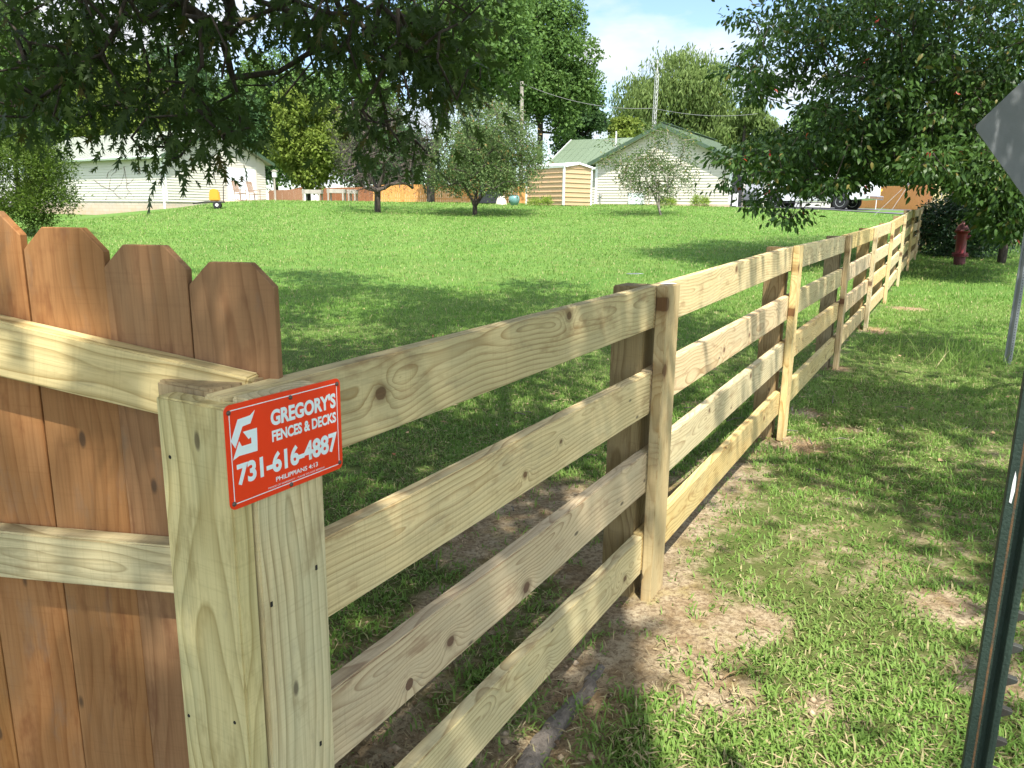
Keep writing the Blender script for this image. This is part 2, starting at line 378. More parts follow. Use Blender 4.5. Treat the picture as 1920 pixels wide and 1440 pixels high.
# ------------------------------------------------------------------ materials
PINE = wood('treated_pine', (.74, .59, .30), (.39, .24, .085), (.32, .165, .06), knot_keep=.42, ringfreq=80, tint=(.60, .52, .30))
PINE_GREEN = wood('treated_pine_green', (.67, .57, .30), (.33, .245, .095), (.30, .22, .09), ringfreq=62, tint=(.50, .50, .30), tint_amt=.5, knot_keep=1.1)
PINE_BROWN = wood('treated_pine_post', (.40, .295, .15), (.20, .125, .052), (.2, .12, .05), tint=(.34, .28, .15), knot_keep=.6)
PINE_GOLD = wood('treated_pine_batten', (.68, .54, .295), (.44, .29, .12), (.34, .18, .06), knot_keep=.66, tint=(.60, .52, .30))
CEDAR = wood('cedar', (.355, .192, .078), (.245, .118, .044), (.17, .07, .028), ringfreq=48, knot_keep=.86, knotc=(.08, .03, .012), tint=(.39, .23, .105), tint_amt=.8, fine=.4)
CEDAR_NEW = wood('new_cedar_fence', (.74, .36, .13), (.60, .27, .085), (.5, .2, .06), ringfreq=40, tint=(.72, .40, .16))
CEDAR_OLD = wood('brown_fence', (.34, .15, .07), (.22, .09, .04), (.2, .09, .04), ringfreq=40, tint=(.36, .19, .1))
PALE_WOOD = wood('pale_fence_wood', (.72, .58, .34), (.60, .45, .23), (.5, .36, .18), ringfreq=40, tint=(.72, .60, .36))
GREY_WOOD = simple('weathered_grey_wood', (.42, .38, .33), .8, c2=(.28, .25, .21), scale=5, stretch=(1, 1, .3))
SIDING = simple('cream_siding', (.58, .535, .45), .55, c2=(.56, .515, .43), scale=.6, bump=.02)
SIDING2 = simple('grey_siding', (.55, .52, .445), .55, c2=(.53, .50, .43), scale=.6, bump=.02)
WHITE = simple('white_trim', (.80, .80, .78), .5, var=.06)
BLOCK = None
STEEL = simple('galvanised_steel', (.26, .28, .29), .5, .35, c2=(.22, .235, .245), scale=8, spec=.4)
POLE = simple('pole_steel', (.55, .55, .54), .5, .3, var=.2)
BLACK = simple('black_rubber', (.015, .015, .016), .75, var=.3)
RUSTY = simple('dark_green_paint', (.030, .052, .038), .6, 0, c2=(.022, .036, .027), scale=22, bump=.4, spec=.3)
RUST_EDGE = simple('rusty_edge', (.16, .075, .025), .8, c2=(.06, .05, .03), scale=40, bump=.3)
TIP = simple('stud_metal', (.045, .05, .042), .65, .1, c2=(.04, .034, .026), scale=60)
OAKBARK = bark('oak_bark', (.085, .07, .056), (.025, .020, .016))
GREYBARK = bark('grey_bark', (.20, .175, .15), (.07, .06, .05))
ROOTM = bark('root_bark', (.27, .23, .19), (.12, .10, .08), 16)
LEAF_OAK = leafmat('oak_leaf', (.027, .052, .014), (.050, .080, .020), (.085, .07, .022), .30, .5, .16, .04, (.11, .19, .026))
LEAF_GUM = leafmat('gum_leaf', (.016, .042, .011), (.055, .105, .02), (.17, .15, .04), .18, .42, .2, .03, (.12, .20, .025))
LEAF_RED = leafmat('red_leaf', (.30, .02, .018), (.34, .06, .02), None, .15, .4, .3, tc=(.4, .05, .03))
LEAF_SHRUB = leafmat('shrub_leaf', (.02, .05, .02), (.045, .095, .035), None, .10, .32, .4)
LEAF_JUN = leafmat('juniper_leaf', (.024, .055, .010), (.10, .15, .02), None, .25, .6, .2, tc=(.2, .3, .04))

# ------------------------------------------------------------------ ground
SOILP = [(1225, 1150, .32), (1300, 1190, .30), (1090, 1290, .42), (1180, 1250, .30), (1330, 1300, .30), (1010, 1420, .40), (1515, 770, .30), (1490, 830, .25), (1580, 800, .22), (1300, 755, .38), (960, 945, .55), (900, 1015, .45),
         (1130, 1085, .35), (1200, 960, .4), (1320, 690, .24), (1450, 690, .22), (1640, 622, .30), (1700, 580, .25), (1570, 690, .22), (1770, 1150, .14), (1420, 1180, .16), (860, 1150, .3), (760, 1250, .35), (700, 1400, .5), (1850, 1290, .15), (1530, 1330, .14)]
SOILC = [(ground(a, b)[:2], r) for a, b, r in SOILP]
_ns = [(rng.normal(size=2)*f, rng.uniform(0, 6.3), 1/f**.5) for f in np.geomspace(.5, 9, 26)]
def fnoise(x, y, k=1.0):
    return sum(a*np.sin(k*(q[0]*x+q[1]*y)+ph) for q, ph, a in _ns)/2.6
TH = R_(29.73); U = np.array([math.sin(TH), math.cos(TH), 0]); NN = np.array([math.cos(TH), -math.sin(TH), 0]); P0 = np.array([.484, 2.62, 0])
def soil(x, y):
    n = fnoise(x, y); s = np.zeros_like(x)
    for c, r in SOILC:
        d = np.hypot(x-c[0], y-c[1])/(r*.76)
        s = np.maximum(s, 1.15-d+.26*n)
    fd = (x-P0[0])*NN[0]+(y-P0[1])*NN[1]; fs = (x-P0[0])*U[0]+(y-P0[1])*U[1]
    s = np.maximum(s, (.50-np.abs(fd+.14)/.36+.20*n)*np.clip(1.3-fs/9, 0, 1))
    verge = smooth01(fd/.5)
    s = np.maximum(s, (.02+.085*n)*verge*np.clip(1.35-y/9, 0, 1))
    return np.clip(s, 0, 1)
gx = np.concatenate([np.linspace(-260, -16, 34), np.linspace(-15, -5.2, 40), np.linspace(-5, 9, 156), np.linspace(9.3, 26, 60), np.linspace(27, 260, 34)])
gy = np.concatenate([np.linspace(-60, -1.2, 14), np.linspace(-1, 12, 145), np.linspace(12.2, 60, 150), np.linspace(62, 380, 40)])
X, Y = np.meshgrid(gx, gy); Z = G(X, Y); so_ = soil(X, Y)
near = smooth01((16-Y)/8)
Z = Z + near*(.012*fnoise(X, Y, 1.1) + so_*.012*fnoise(X, Y, 3.1)) + .02*np.sin(X*.9+.4*Y)*np.clip(Y/15, 0, 1)*smooth01((40-Y)/5)
ny, nx = X.shape; I = np.arange(nx*ny).reshape(ny, nx)
Q = np.stack([I[:-1, :-1], I[:-1, 1:], I[1:, 1:], I[1:, :-1]], -1).reshape(-1, 4)
def ground_material():
    g = NG('lawn_and_soil'); co = g.objco()
    n1 = g.noise(co, .7, 4, .6); n2 = g.noise(co, 9, 5, .65); n3 = g.noise(co, 60, 4, .7)
    gr = g.mix(g.ramp(n1, [(.35, 0.0), (.65, 1.0)]), (.085, .20, .032), (.14, .26, .055))
    gr = g.mix(g.math('MULTIPLY', g.ramp(n2, [(.4, 0.0), (.7, 1.0)]), .5), gr, (.055, .13, .02))
    gr = g.mix(g.math('MULTIPLY', g.ramp(n3, [(.42, 0.0), (.62, 1.0)]), .55), gr, (.075, .085, .028))
    gr = g.mix(g.math('MULTIPLY', g.ramp(g.noise(co, 2.6, 4, .65), [(.5, 0.0), (.68, 1.0)]), .35), gr, (.20, .20, .06))
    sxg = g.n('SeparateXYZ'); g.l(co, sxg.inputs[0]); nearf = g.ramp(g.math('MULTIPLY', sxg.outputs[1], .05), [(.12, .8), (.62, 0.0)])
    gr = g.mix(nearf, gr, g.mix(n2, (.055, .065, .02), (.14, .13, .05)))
    so = g.mix(g.ramp(n2, [(.36, 0.0), (.64, 1.0)]), (.25, .175, .095), (.42, .345, .23))
    so = g.mix(g.ramp(n1, [(.54, 0.0), (.68, .6)]), so, (.40, .245, .125))
    so = g.mix(g.math('MULTIPLY', g.ramp(g.noise(co, 3.3, 4, .6), [(.54, 0.0), (.66, 1.0)]), .6), so, (.27, .215, .055))
    so = g.mix(g.math('MULTIPLY', g.ramp(n3, [(.46, 0.0), (.62, 1.0)]), .75), so, (.13, .085, .05))
    a = g.n('Attribute'); a.attribute_name = 'soil'
    f = g.math('ADD', a.outputs['Fac'], g.math('MULTIPLY', g.math('SUBTRACT', n2, .5), 1.1))
    c = g.mix(g.ramp(f, [(.36, 0.0), (.58, 1.0)]), gr, so)
    th = g.mix(g.math('MULTIPLY', g.ramp(f, [(.12, 0.0), (.32, 1.0)]), .7), c, so)
    b = g.math('ADD', g.math('MULTIPLY', n3, .6), g.math('MULTIPLY', n2, .8))
    return g.done(g.bsdf(th, .95, 0, b, .8, .03, .1))
go = np_mesh('ground', np.stack([X, Y, Z], -1).reshape(-1, 3), Q, ground_material(), None, True, {'soil': so_.ravel()}); tag(go, kind='structure')

# driveway and the concrete pad
def sheet(name, pix, lift, mat, n=14):
    near_, far_ = pix; V = []
    for t in np.linspace(0, 1, n):
        for row in (near_, far_):
            xs = [q[0] for q in row]; k = t*(len(row)-1); i = min(int(k), len(row)-2); f = k-i
            V.append(np.array(row[i])*(1-f)+np.array(row[i+1])*f)
    V = np.array([[q[0], q[1], float(G(q[0], q[1]))+lift] for q in V]); m = len(V)//2
    T = [(2*i, 2*i+2, 2*i+3, 2*i+1) for i in range(m-1)]
    return tag(np_mesh(name, V, np.array(T), mat), kind='structure')
ASPH = simple('asphalt', (.12, .12, .125), .85, c2=(.085, .085, .09), scale=3)
CONC = simple('concrete', (.62, .52, .40), .85, c2=(.52, .40, .28), scale=3)
dn = [(11.9, 43.8), (14.5, 41.2), (17, 38.9), (20, 36.2), (25, 32.5)]; df = [(13.6, 49.5), (16.5, 47), (19.5, 43.8), (22.5, 40.4), (29, 36)]
sheet('driveway', (dn, df), .03, ASPH, 24)

# ------------------------------------------------------------------ the board fence
FS = [-1.8, 0, 2.44, 4.88, 7.32, 9.76, 12.2, 14.64, 17.1, 19.6, 22.2, 24.7, 27.2]
FB = [-.022, 0, .06, .09, .14, .19, .30, .42, .465, .55, .66, .77, .88]
def fbase(s): return float(np.interp(s, FS, FB))
def fp(s, n, z): return P0+U*s+NN*n+np.array([0, 0, z])
UZ = np.array([0, 0, 1.0])
fence = thing('board_fence', fp(0, 0, 0), 'long four rail board fence of pale new pine with dark posts along the lawn', 'fence')
RZ = [(1.190, .143), (.894, .149), (.598, .152), (.287, .147)]
rj = random.Random(3)
KN = {}
for px, py, sz_k in [(715, 733, .013), (1068, 590, .012), (985, 890, .008), (1052, 828, .006), (845, 1207, .012), (987, 1105, .015), (1172, 1083, .011), (1385, 560, .010), (1505, 615, .013), (1330, 770, .009), (1430, 905, .011)]:
    d = ray(px, py); p = CAM+d*((NN@(P0-CAM))/(NN@d)); s_k = float((p-P0)@U); i_k = max(0, max(i for i in range(len(FS)) if FS[i] <= s_k)); z_k = p[2]-fbase(s_k)
    k_k = min(range(4), key=lambda k: abs([1.119, .820, .522, .214][k]-z_k)); KN.setdefault((i_k, k_k), []).append((s_k-FS[i_k], z_k-[1.119, .820, .522, .214][k_k], sz_k))
for i in range(len(FS)-1):
    a = FS[i]+(.004 if i else -.0); b = FS[i+1]-.004
    for k, (zt, h) in enumerate(RZ):
        A = fp(a, 0, FB[i]+zt-h+(0 if i else [-.003, .006, .006, 0][k])+rj.uniform(-.004, .004)); B = fp(b, 0, FB[i+1]+zt-h+rj.uniform(-.004, .004))
        ex = unit(B-A); ez = unit(UZ-ex*(UZ@ex)); ey = np.cross(ez, ex)     # ey points to the lawn side
        o = board('rail', A, ex, ey, ez, float(np.linalg.norm(B-A)), .038, h, PINE, fence, .003)
        kl = KN.get((i, k), [])+[(rj.uniform(.2, 2.2), rj.uniform(-.05, .05), rj.uniform(.007, .015)) for _ in range(2)]
        o['knot_a'], o['knot_b'] = kl[0], kl[1]
for i, s in enumerate(FS):
    z0 = FB[i]
    if i == 0: continue
    j = rj.uniform(-.01, .01)
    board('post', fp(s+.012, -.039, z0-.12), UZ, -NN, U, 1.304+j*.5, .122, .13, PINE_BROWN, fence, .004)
    o = board('batten', fp(s, .0405, z0-.03), UZ, -NN, U, 1.222+j, .0385, .14, PINE_GOLD if i % 2 else PINE, fence, .003)
    o['knot_a'], o['knot_b'] = (.93+.2*rj.random()*(i > 1), -.05, .020), (1.16-.6*rj.random()*(i > 1), -.064, .022)
# corner: post, the board nailed over the rail ends and the board over the end of the rails
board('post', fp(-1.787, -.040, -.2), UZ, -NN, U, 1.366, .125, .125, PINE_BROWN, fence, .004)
board('corner_board', fp(-1.826, .036, -.2), UZ, -NN, U, 1.356, .150, .036, PINE_GREEN, fence, .003)
board('corner_board', fp(-1.788, .0405, -.2), UZ, -NN, U, 1.362, .038, .138, PINE_GREEN, fence, .003)
TAGM = simple('paper_tag', (.82, .83, .86), .6, var=.05)
for s, n, dz in ((.07, .018, 1.1915), (.085, -.11, 1.2185)):
    mb = MB(); c = fp(s, n, dz+.003); a = unit(U*.8+NN*.5); b2 = np.cross(UZ, a)
    mb.prism([(-.03, -.012), (.0, -.014), (.03, -.010), (.028, .012), (-.01, .016), (-.03, .010)], c, a, b2, UZ, .0012).build('paper_tag', TAGM, fence)
HOLE = simple('nail_hole', (.02, .016, .012), .8)
for q in [(318.5, 857), (354, 1342), (440, 1355)]:
    d = ray(*q); t = (U@(P0-CAM)-1.8262)/(U@d); p = CAM+d*t; MB().lathe(p+U*.0004, [(.0034, 0), (.0026, .001)], 7, -U).build('nail_hole', HOLE, fence)
for q in [(593, 1064), (509, 1133), (601, 1394)]:
    d = ray(*q); t = (NN@(P0-CAM)+.0408)/(NN@d); p = CAM+d*t; MB().box(p+NN*.0003, (.004, .0014, .008), (U, NN, UZ)).build('nail_hole', HOLE, fence)

# ------------------------------------------------------------------ the picket fence at the left
VA = R_(81); PV = np.array([-math.sin(VA), math.cos(VA), 0]); PM = np.array([-PV[1], PV[0], 0]); PM = PM if PM[1] < 0 else -PM
QP = np.array([-.56, 1.165, 0])
def pp(t, n, z): return QP+PV*t+PM*n+np.array([0, 0, z])
pf = thing('picket_fence', pp(.3, -.05, 0), 'red brown cedar dog ear picket fence stepping up to the left of the corner post', 'fence')
t0 = -.192; rj = random.Random(21)
for k in range(12):
    top = 1.345+.0235*k+rj.uniform(-.002, .002); z0 = .02; wd = .1405; H = top-z0
    e = .0008+rj.uniform(0, .0012)
    bm = bmesh.new(); o2 = [(0, -wd/2), (H-.036, -wd/2), (H, -wd/2+.036), (H, wd/2-.036), (H-.036, wd/2), (0, wd/2)]
    f0 = [bm.verts.new((a, b, -.008)) for a, b in o2]; f1 = [bm.verts.new((a, b, .008)) for a, b in o2]
    bm.faces.new(f0[::-1]); bm.faces.new(f1)
    for i in range(6): bm.faces.new((f0[i], f0[(i+1) % 6], f1[(i+1) % 6], f1[i]))
    bmesh.ops.recalc_face_normals(bm, faces=bm.faces); bmesh.ops.bevel(bm, geom=bm.edges[:], offset=.0012, segments=1, affect='EDGES')
    me = bpy.data.meshes.new('picket'); bm.to_mesh(me); bm.free(); me.materials.append(CEDAR)
    o = bpy.data.objects.new('picket', me); link(o, pf)
    ex = unit(UZ+PV*rj.uniform(-.0015, .0015)); ey = unit(PV-ex*(PV@ex)); ez = np.cross(ex, ey)
    c = pp(t0+wd/2, -.048+rj.uniform(-.002, .002), z0)-np.array(pf.location); t0 += wd+e
    m = Matrix.Identity(4)
    for i in range(3): m[i][0], m[i][1], m[i][2], m[i][3] = ex[i], ey[i], ez[i], c[i]
    o.matrix_basis = m
ex = unit(PV+UZ*.175); ez = unit(UZ-ex*(UZ@ex))
board('rail', pp(-.145, -.0385, 1.083), ex, -np.cross(ex, ez)*1.0 if (np.cross(ex, ez)@PM) < 0 else np.cross(ex, ez), ez, 2.0, .038, .092, PINE_GREEN, pf, .003)
ez = UZ; ey = PM
board('rail', pp(-.02, -.0385, .801), PV, ey, ez, 2.0, .038, .085, PINE_GREEN, pf, .003)
board('rail', pp(-.02, -.0385, .25), PV, ey, ez, 2.0, .038, .085, PINE_GREEN, pf, .003)

# ------------------------------------------------------------------ the red sign
def sp(s, z, n=.045): return fp(s, n, z)
SA, SB, SZ0, SZ1 = -1.838, -1.611, 1.0135, 1.1635
sgn = thing('company_sign', sp((SA+SB)/2, SZ0), 'small red metal sign with white lettering and phone number screwed to the corner post', 'sign')
RED = NG('red_enamel'); RED = RED.done(RED.bsdf((.90, .055, .014), .28, 0, RED.noise(RED.objco(), 60, 3), .04, .001, .5))
WHT = NG('white_print'); WHT = WHT.done(WHT.bsdf((.80, .90, .92), .35, spec=.4))
W_, H_ = SB-SA, SZ1-SZ0
def rrect(x0, y0, x1, y1, r, n=5):
    o = []
    for cx, cy, a in ((x1-r, y0+r, -90), (x1-r, y1-r, 0), (x0+r, y1-r, 90), (x0+r, y0+r, 180)):
        for k in range(n+1): t = R_(a+90*k/n); o.append((cx+r*math.cos(t), cy+r*math.sin(t)))
    return o
O_ = sp(SA, SZ0)
MB().prism(rrect(0, 0, W_, H_, .010), O_, U, UZ, NN, .0012).build('panel', RED, sgn)
ob = rrect(.0075, .0075, W_-.0075, H_-.0075, .004); ib = rrect(.0089, .0089, W_-.0089, H_-.0089, .003)
mb = MB(); n = len(ob); o2 = O_+NN*.0013
vs = [o2+U*a+UZ*b for a, b in ob]+[o2+U*a+UZ*b for a, b in ib]
mb.add(vs, [(i, (i+1) % n, n+(i+1) % n, n+i) for i in range(n)]).build('border_line', WHT, sgn)
def qimg(px, py):                      # sign face seen in the photo -> point on the face
    X0, Y0 = 400+px*260/1291, 690+py*290/1440
    d = ray(X0, Y0); t = (NN@(P0-CAM)+.0463)/(NN@d); p = CAM+d*t-O_
    return (float(p@U), float(p@UZ))
lg1 = [(385, 390), (345, 515), (270, 545), (205, 750), (163, 685), (225, 480), (340, 440)]
lg2 = [(405, 555), (412, 770), (240, 820), (183, 862), (240, 682), (265, 728), (355, 700), (350, 642), (328, 662), (275, 595)]
mb = MB()
for lg in (lg1, lg2):
    mb.prism([qimg(*q) for q in lg], O_+NN*.0013, U, UZ, NN, .0002)
mb.build('logo', WHT, sgn)
def text(body, x0, x1, y0, y1, bold, name, sp_=1.0):
    cu = bpy.data.curves.new(name, 'FONT'); cu.body = body; cu.size = 1; cu.offset = bold; cu.resolution_u = 4; cu.space_character = sp_
    to = bpy.data.objects.new(name, cu); COL.objects.link(to)
    dg = bpy.context.evaluated_depsgraph_get(); me = bpy.data.meshes.new_from_object(to.evaluated_get(dg))
    bpy.data.objects.remove(to); bpy.data.curves.remove(cu)
    n = len(me.vertices); co = np.zeros(n*3, np.float32); me.vertices.foreach_get('co', co); co = co.reshape(-1, 3)
    lo, hi = co.min(0), co.max(0)
    a = x0+(co[:, 0]-lo[0])/(hi[0]-lo[0])*(x1-x0); b = y0+(co[:, 1]-lo[1])/(hi[1]-lo[1])*(y1-y0)
    V = (O_+NN*.00145-np.array(sgn.location))[None]+a[:, None]*U+b[:, None]*UZ
    me.vertices.foreach_set('co', V.astype(np.float32).ravel()); me.update(); me.materials.clear(); me.materials.append(WHT); me.name = name
    link(bpy.data.objects.new(name, me), sgn)
text("GREGORY'S", .355*W_, .950*W_, .69*H_, .855*H_, .042, 'name_text', .98)
text("FENCES & DECKS", .358*W_, .948*W_, .53*H_, .645*H_, .038, 'trade_text', .98)
text("731-616-4887", .067*W_, .950*W_, .215*H_, .430*H_, .04, 'phone_text', .98)
text("PHILIPPIANS 4:13", .372*W_, .752*W_, .122*H_, .170*H_, .02, 'verse_text')
text("PROOF OF WARRANTY - PLEASE DO NOT REMOVE", .305*W_, .815*W_, .074*H_, .092*H_, .0, 'small_text')
SCREW = simple('screw_steel', (.16, .12, .10), .5, .5)
for a, b in ((.032, .93), (.03, .06), (.968, .94), (.968, .07), (.53, .925), (.50, .035)):
    c = O_+U*a*W_+UZ*b*H_+NN*.0013
    MB().lathe(c, [(.0036, 0), (.0033, .0014), (.0015, .0024)], 10, NN).build('screw', SCREW, sgn)

# ------------------------------------------------------------------ the green T-post
tb = CAM+ray(1884, 1240)*1.18
tp = thing('tee_post', (tb[0], tb[1], float(G(tb[0], tb[1]))), 'dark green steel T post with rust edges and a row of studs, near right edge', 'post')
a = R_(-24); e1 = np.array([math.cos(a), math.sin(a), 0]); e2 = np.array([-e1[1], e1[0], 0])     # e1 = stud side, stem points -e1
z0, z1 = float(G(tb[0], tb[1]))-.3, 1.36
o = np.array([tb[0], tb[1], z0])
sec = [(-.034, -.008), (-.022, -.008), (-.019, -.003), (-.010, -.003), (-.006, -.0175), (.0, -.0185), (.0035, -.017), (.0045, 0), (.0035, .017), (0, .0185), (-.006, .0175), (-.010, .003), (-.019, .003), (-.022, .008), (-.034, .008)]
MB().prism(sec, o, e1, e2, UZ, z1-z0).build('post_body', RUSTY, tp, .0008)
MB().box(o+e1*-.0212+e2*-.0068+UZ*(z1-z0)/2, (.003, .003, z1-z0-.004), (e1, e2, UZ)).build('rusty_edge', RUST_EDGE, tp)
k = 0; z = float(G(tb[0], tb[1]))+.04
while z < 1.34:
    mb = MB(); mb.prism([(.0, -.008), (.015, .001), (.016, .006), (.0, .009)], np.array([tb[0], tb[1], z])+e1*.004-e2*.006, e1, UZ, e2, .012).build('stud', TIP, tp, .0006); z += .054
wp = CAM+ray(1903, 895)*1.17
mb = MB(); mb.prism([(-.002, -.022), (.001, -.024), (.003, -.004), (.0022, .016), (.0, .026), (-.0015, .008)], tb*np.array([1, 1, 0])+UZ*wp[2]+e1*-.027-e2*.0082, e1, UZ, -e2, .0006).build('paint_smear', WHITE, tp)

# ------------------------------------------------------------------ road sign seen from behind
ub = ground(1888, 684); dd = 7.13
rs = thing('road_sign', onfloor(ub), 'grey unpainted back of a diamond road sign on a perforated steel channel post', 'road sign')
cpt = at(1958, 243, ub[1]); ax = unit(cpt-np.array([ub[0], ub[1], G(ub[0], ub[1])])); 
ex = unit(np.array([1, .12, 0])); ex = unit(ex-ax*(ex@ax)); ey = np.cross(ax, ex)
B0 = np.array([ub[0], ub[1], float(G(ub[0], ub[1]))]); Ls = float(np.linalg.norm(cpt-B0))+.5
mb = MB()
sec = [(-.042, -.004), (-.024, -.004), (-.014, -.030), (.014, -.030), (.024, -.004), (.042, -.004), (.042, .0), (.020, .0), (.011, -.026), (-.011, -.026), (-.020, 0), (-.042, 0)]
mb.prism(sec, B0-ax*.3, ex, ey, ax, Ls+.3).build('channel_post', STEEL, rs)
mb = MB()
for k in range(int(Ls/.0254)): mb.box(B0+ax*(.03+.0254*k)+ey*-.0305, (.008, .0012, .008), (ex, ey, ax))
mb.build('punched_hole', BLACK, rs)
hw = .95
e45a, e45b = unit(ex+ax), unit(ax-ex)
mb = MB(); mb.prism(rrect(-hw/2, -hw/2, hw/2, hw/2, .045), cpt+ey*.002, e45a, e45b, ey, .003).build('panel', simple('dull_aluminium', (.19, .20, .205), .6, .2, c2=(.165, .175, .18), scale=5, spec=.3), rs)
for q in (-.30, .30):
    MB().lathe(cpt+ax*q-ey*.034, [(.011, 0), (.011, .008), (.006, .012)], 6, -ey).build('bolt', SCREW, rs)

# ------------------------------------------------------------------ fire hydrant
hb = ground(1798, 497)
hy = thing('fire_hydrant', onfloor(hb), 'dark red fire hydrant with a domed faded bonnet standing by the far fence', 'fire hydrant')
HRED = simple('hydrant_red', (.20, .018, .026), .42, 0, c2=(.15, .014, .02), scale=14, spec=.5)
HFADE = simple('faded_red', (.17, .05, .05), .8, 0, c2=(.09, .035, .035), scale=50)
HB = np.array([hb[0], hb[1], float(G(hb[0], hb[1]))]); hx = unit(np.array([-.035, 0, 1.0])); hk = .97
def hl(prof): return [(r*hk, h*hk) for r, h in prof]
MB().lathe(HB-hx*.1, hl([(.118, 0), (.118, .30)]), 28, hx).build('lower_barrel', HFADE, hy, smooth=True)
MB().lathe(HB+hx*.19*hk, hl([(.10, 0), (.165, .0), (.165, .026), (.12, .030), (.12, .036), (.165, .040), (.165, .066), (.11, .07)]), 28, hx).build('flange', HRED, hy, .003, True)
for k in range(8):
    t = 2*math.pi*k/8; c = HB+hx*.255*hk+np.array([math.cos(t), math.sin(t), 0])*.142*hk
    MB().lathe(c, [(.014, -.008), (.014, .016), (.008, .02)], 6, hx).build('flange_bolt', HRED, hy)
MB().lathe(HB+hx*.255*hk, hl([(.112, 0), (.106, .05), (.106, .40), (.118, .44), (.15, .46), (.155, .485), (.13, .49)]), 28, hx).build('barrel', HRED, hy, .002, True)
bo = MB().lathe(HB+hx*.742*hk, hl([(.150, 0), (.150, .016), (.128, .022), (.118, .06), (.095, .11), (.062, .155), (.034, .178), (.032, .19), (.024, .192), (.022, .235), (.0, .238)]), 28, hx).build('bonnet', HFADE, hy, .002, True)
for nm, ax, hgt, r in (('side_nozzle', unit((.96, -.28, 0)), .60, .06), ('side_nozzle', unit((-.15, .98, 0)), .60, .05), ('pumper_nozzle', unit((.45, .89, 0)), .57, .075)):
    c = HB+hx*hgt*hk
    nz_ = MB().lathe(c+ax*.08, [(r*.8, 0), (r*.8, .05), (r, .052), (r, .085), (r*.86, .09), (r*.80, .11), (.02, .112), (.018, .14)], 14, ax).build(nm, HRED, hy, .0015, True)

# ------------------------------------------------------------------ foliage builders
def spray_leaves(tips, per, rad, ln, droop, kind, wr, outw=None, flat=.6, jitter=.25):
    """leaf sprays: per leaves round each tip, hanging by 'droop'"""
    C = np.repeat(tips, per, 0); n = len(C)
    off = rng.normal(size=(n, 3))*np.array(rad)[None]/1.7
    D = unit(off/np.array(rad)[None]*.8+rng.normal(size=(n, 3))*.45+np.array([0, 0, -droop]))
    N = unit(np.array([0, 0, 1.0])*flat+rng.normal(size=(n, 3))*(1.05-flat*.5))
    l = ln*rng.uniform(.65, 1.25, n)
    return leaves(C+off, D, N, l, l*wr, kind)
def px_cloud(spec, dmin, dmax):
    out_ = []
    for cx, cy, rx, ry, k in spec:
        for _ in range(k):
            r = math.sqrt(rng.uniform()); t = rng.uniform(0, 2*math.pi); out_.append(at(cx+rx*r*math.cos(t), cy+ry*r*math.sin(t), rng.uniform(dmin, dmax)))
    return np.array(out_)

# ------------------------------------------------------------------ the shading oak: trunk behind the photographer
oak = thing('oak_tree', onfloor((1.7, -2.4)), 'big lobed leaf oak overhead with dark drooping branches across the upper left of the view', 'tree')
trunk = [(1.7, -2.4, -.2), (1.68, -2.38, .6), (1.6, -2.3, 1.6), (1.5, -2.2, 2.8), (1.3, -2.0, 4.2), (1.0, -1.6, 5.6), (.6, -1.0, 7.0), (.2, -.4, 8.4)]
sk = Skeleton(trunk, .004)
def pxl(lst): return [at(a, b, d) for a, b, d in lst]
limbA = [(.9, -1.0, 5.0), (.0, .3, 5.1), (-1.1, 1.8, 4.9), (-2.0, 3.2, 4.4)] + pxl([(130, -60, 5.0), (195, 110, 5.3), (228, 168, 5.4), (255, 205, 5.5), (285, 214, 5.6), (312, 275, 5.8)])
sk.chain(4, limbA)
limbB = [(1.0, .2, 5.2), (.0, 2.2, 5.1), (-.9, 3.8, 4.6)] + pxl([(430, -40, 5.4), (485, 2, 5.6), (545, 22, 5.7), (575, 45, 5.75), (580, 95, 5.8), (590, 135, 5.85), (568, 152, 5.9)])
sk.chain(5, limbB)
limbC = [(.9, .6, 5.8), (.3, 2.8, 5.6), (-.3, 4.4, 4.8)] + pxl([(610, -50, 5.7), (655, 60, 5.9), (700, 140, 6.0), (722, 205, 6.1), (735, 285, 6.2), (705, 262, 6.3)])
sk.chain(5, limbC)
limbD = [(.7, .9, 6.4), (.6, 3.2, 5.8), (.3, 4.8, 4.7)] + pxl([(840, -30, 6.2), (850, 60, 6.4), (845, 130, 6.5)])
sk.chain(6, limbD)
tips = px_cloud([(110, 45, 175, 90, 58), (50, 155, 90, 105, 40), (300, 50, 140, 70, 38), (225, 145, 130, 65, 30), (150, 195, 110, 32, 16), (330, 195, 85, 45, 15),
                 (245, 275, 36, 28, 5), (322, 296, 26, 24, 4), (455, 262, 46, 32, 8), (385, 248, 56, 34, 7), (420, 125, 50, 60, 6), (560, 25, 70, 45, 15), (545, 115, 45, 45, 6), (520, 180, 30, 30, 2),
                 (690, 45, 130, 75, 52), (825, 50, 95, 95, 52), (760, 160, 105, 85, 34), (855, 150, 58, 70, 15), (700, 250, 55, 40, 7), (785, 275, 32, 40, 5), (640, 200, 26, 40, 3), (560, 40, 380, 60, 30)], 4.7, 6.6)
tips = tips[rng.uniform(size=len(tips)) < .82]
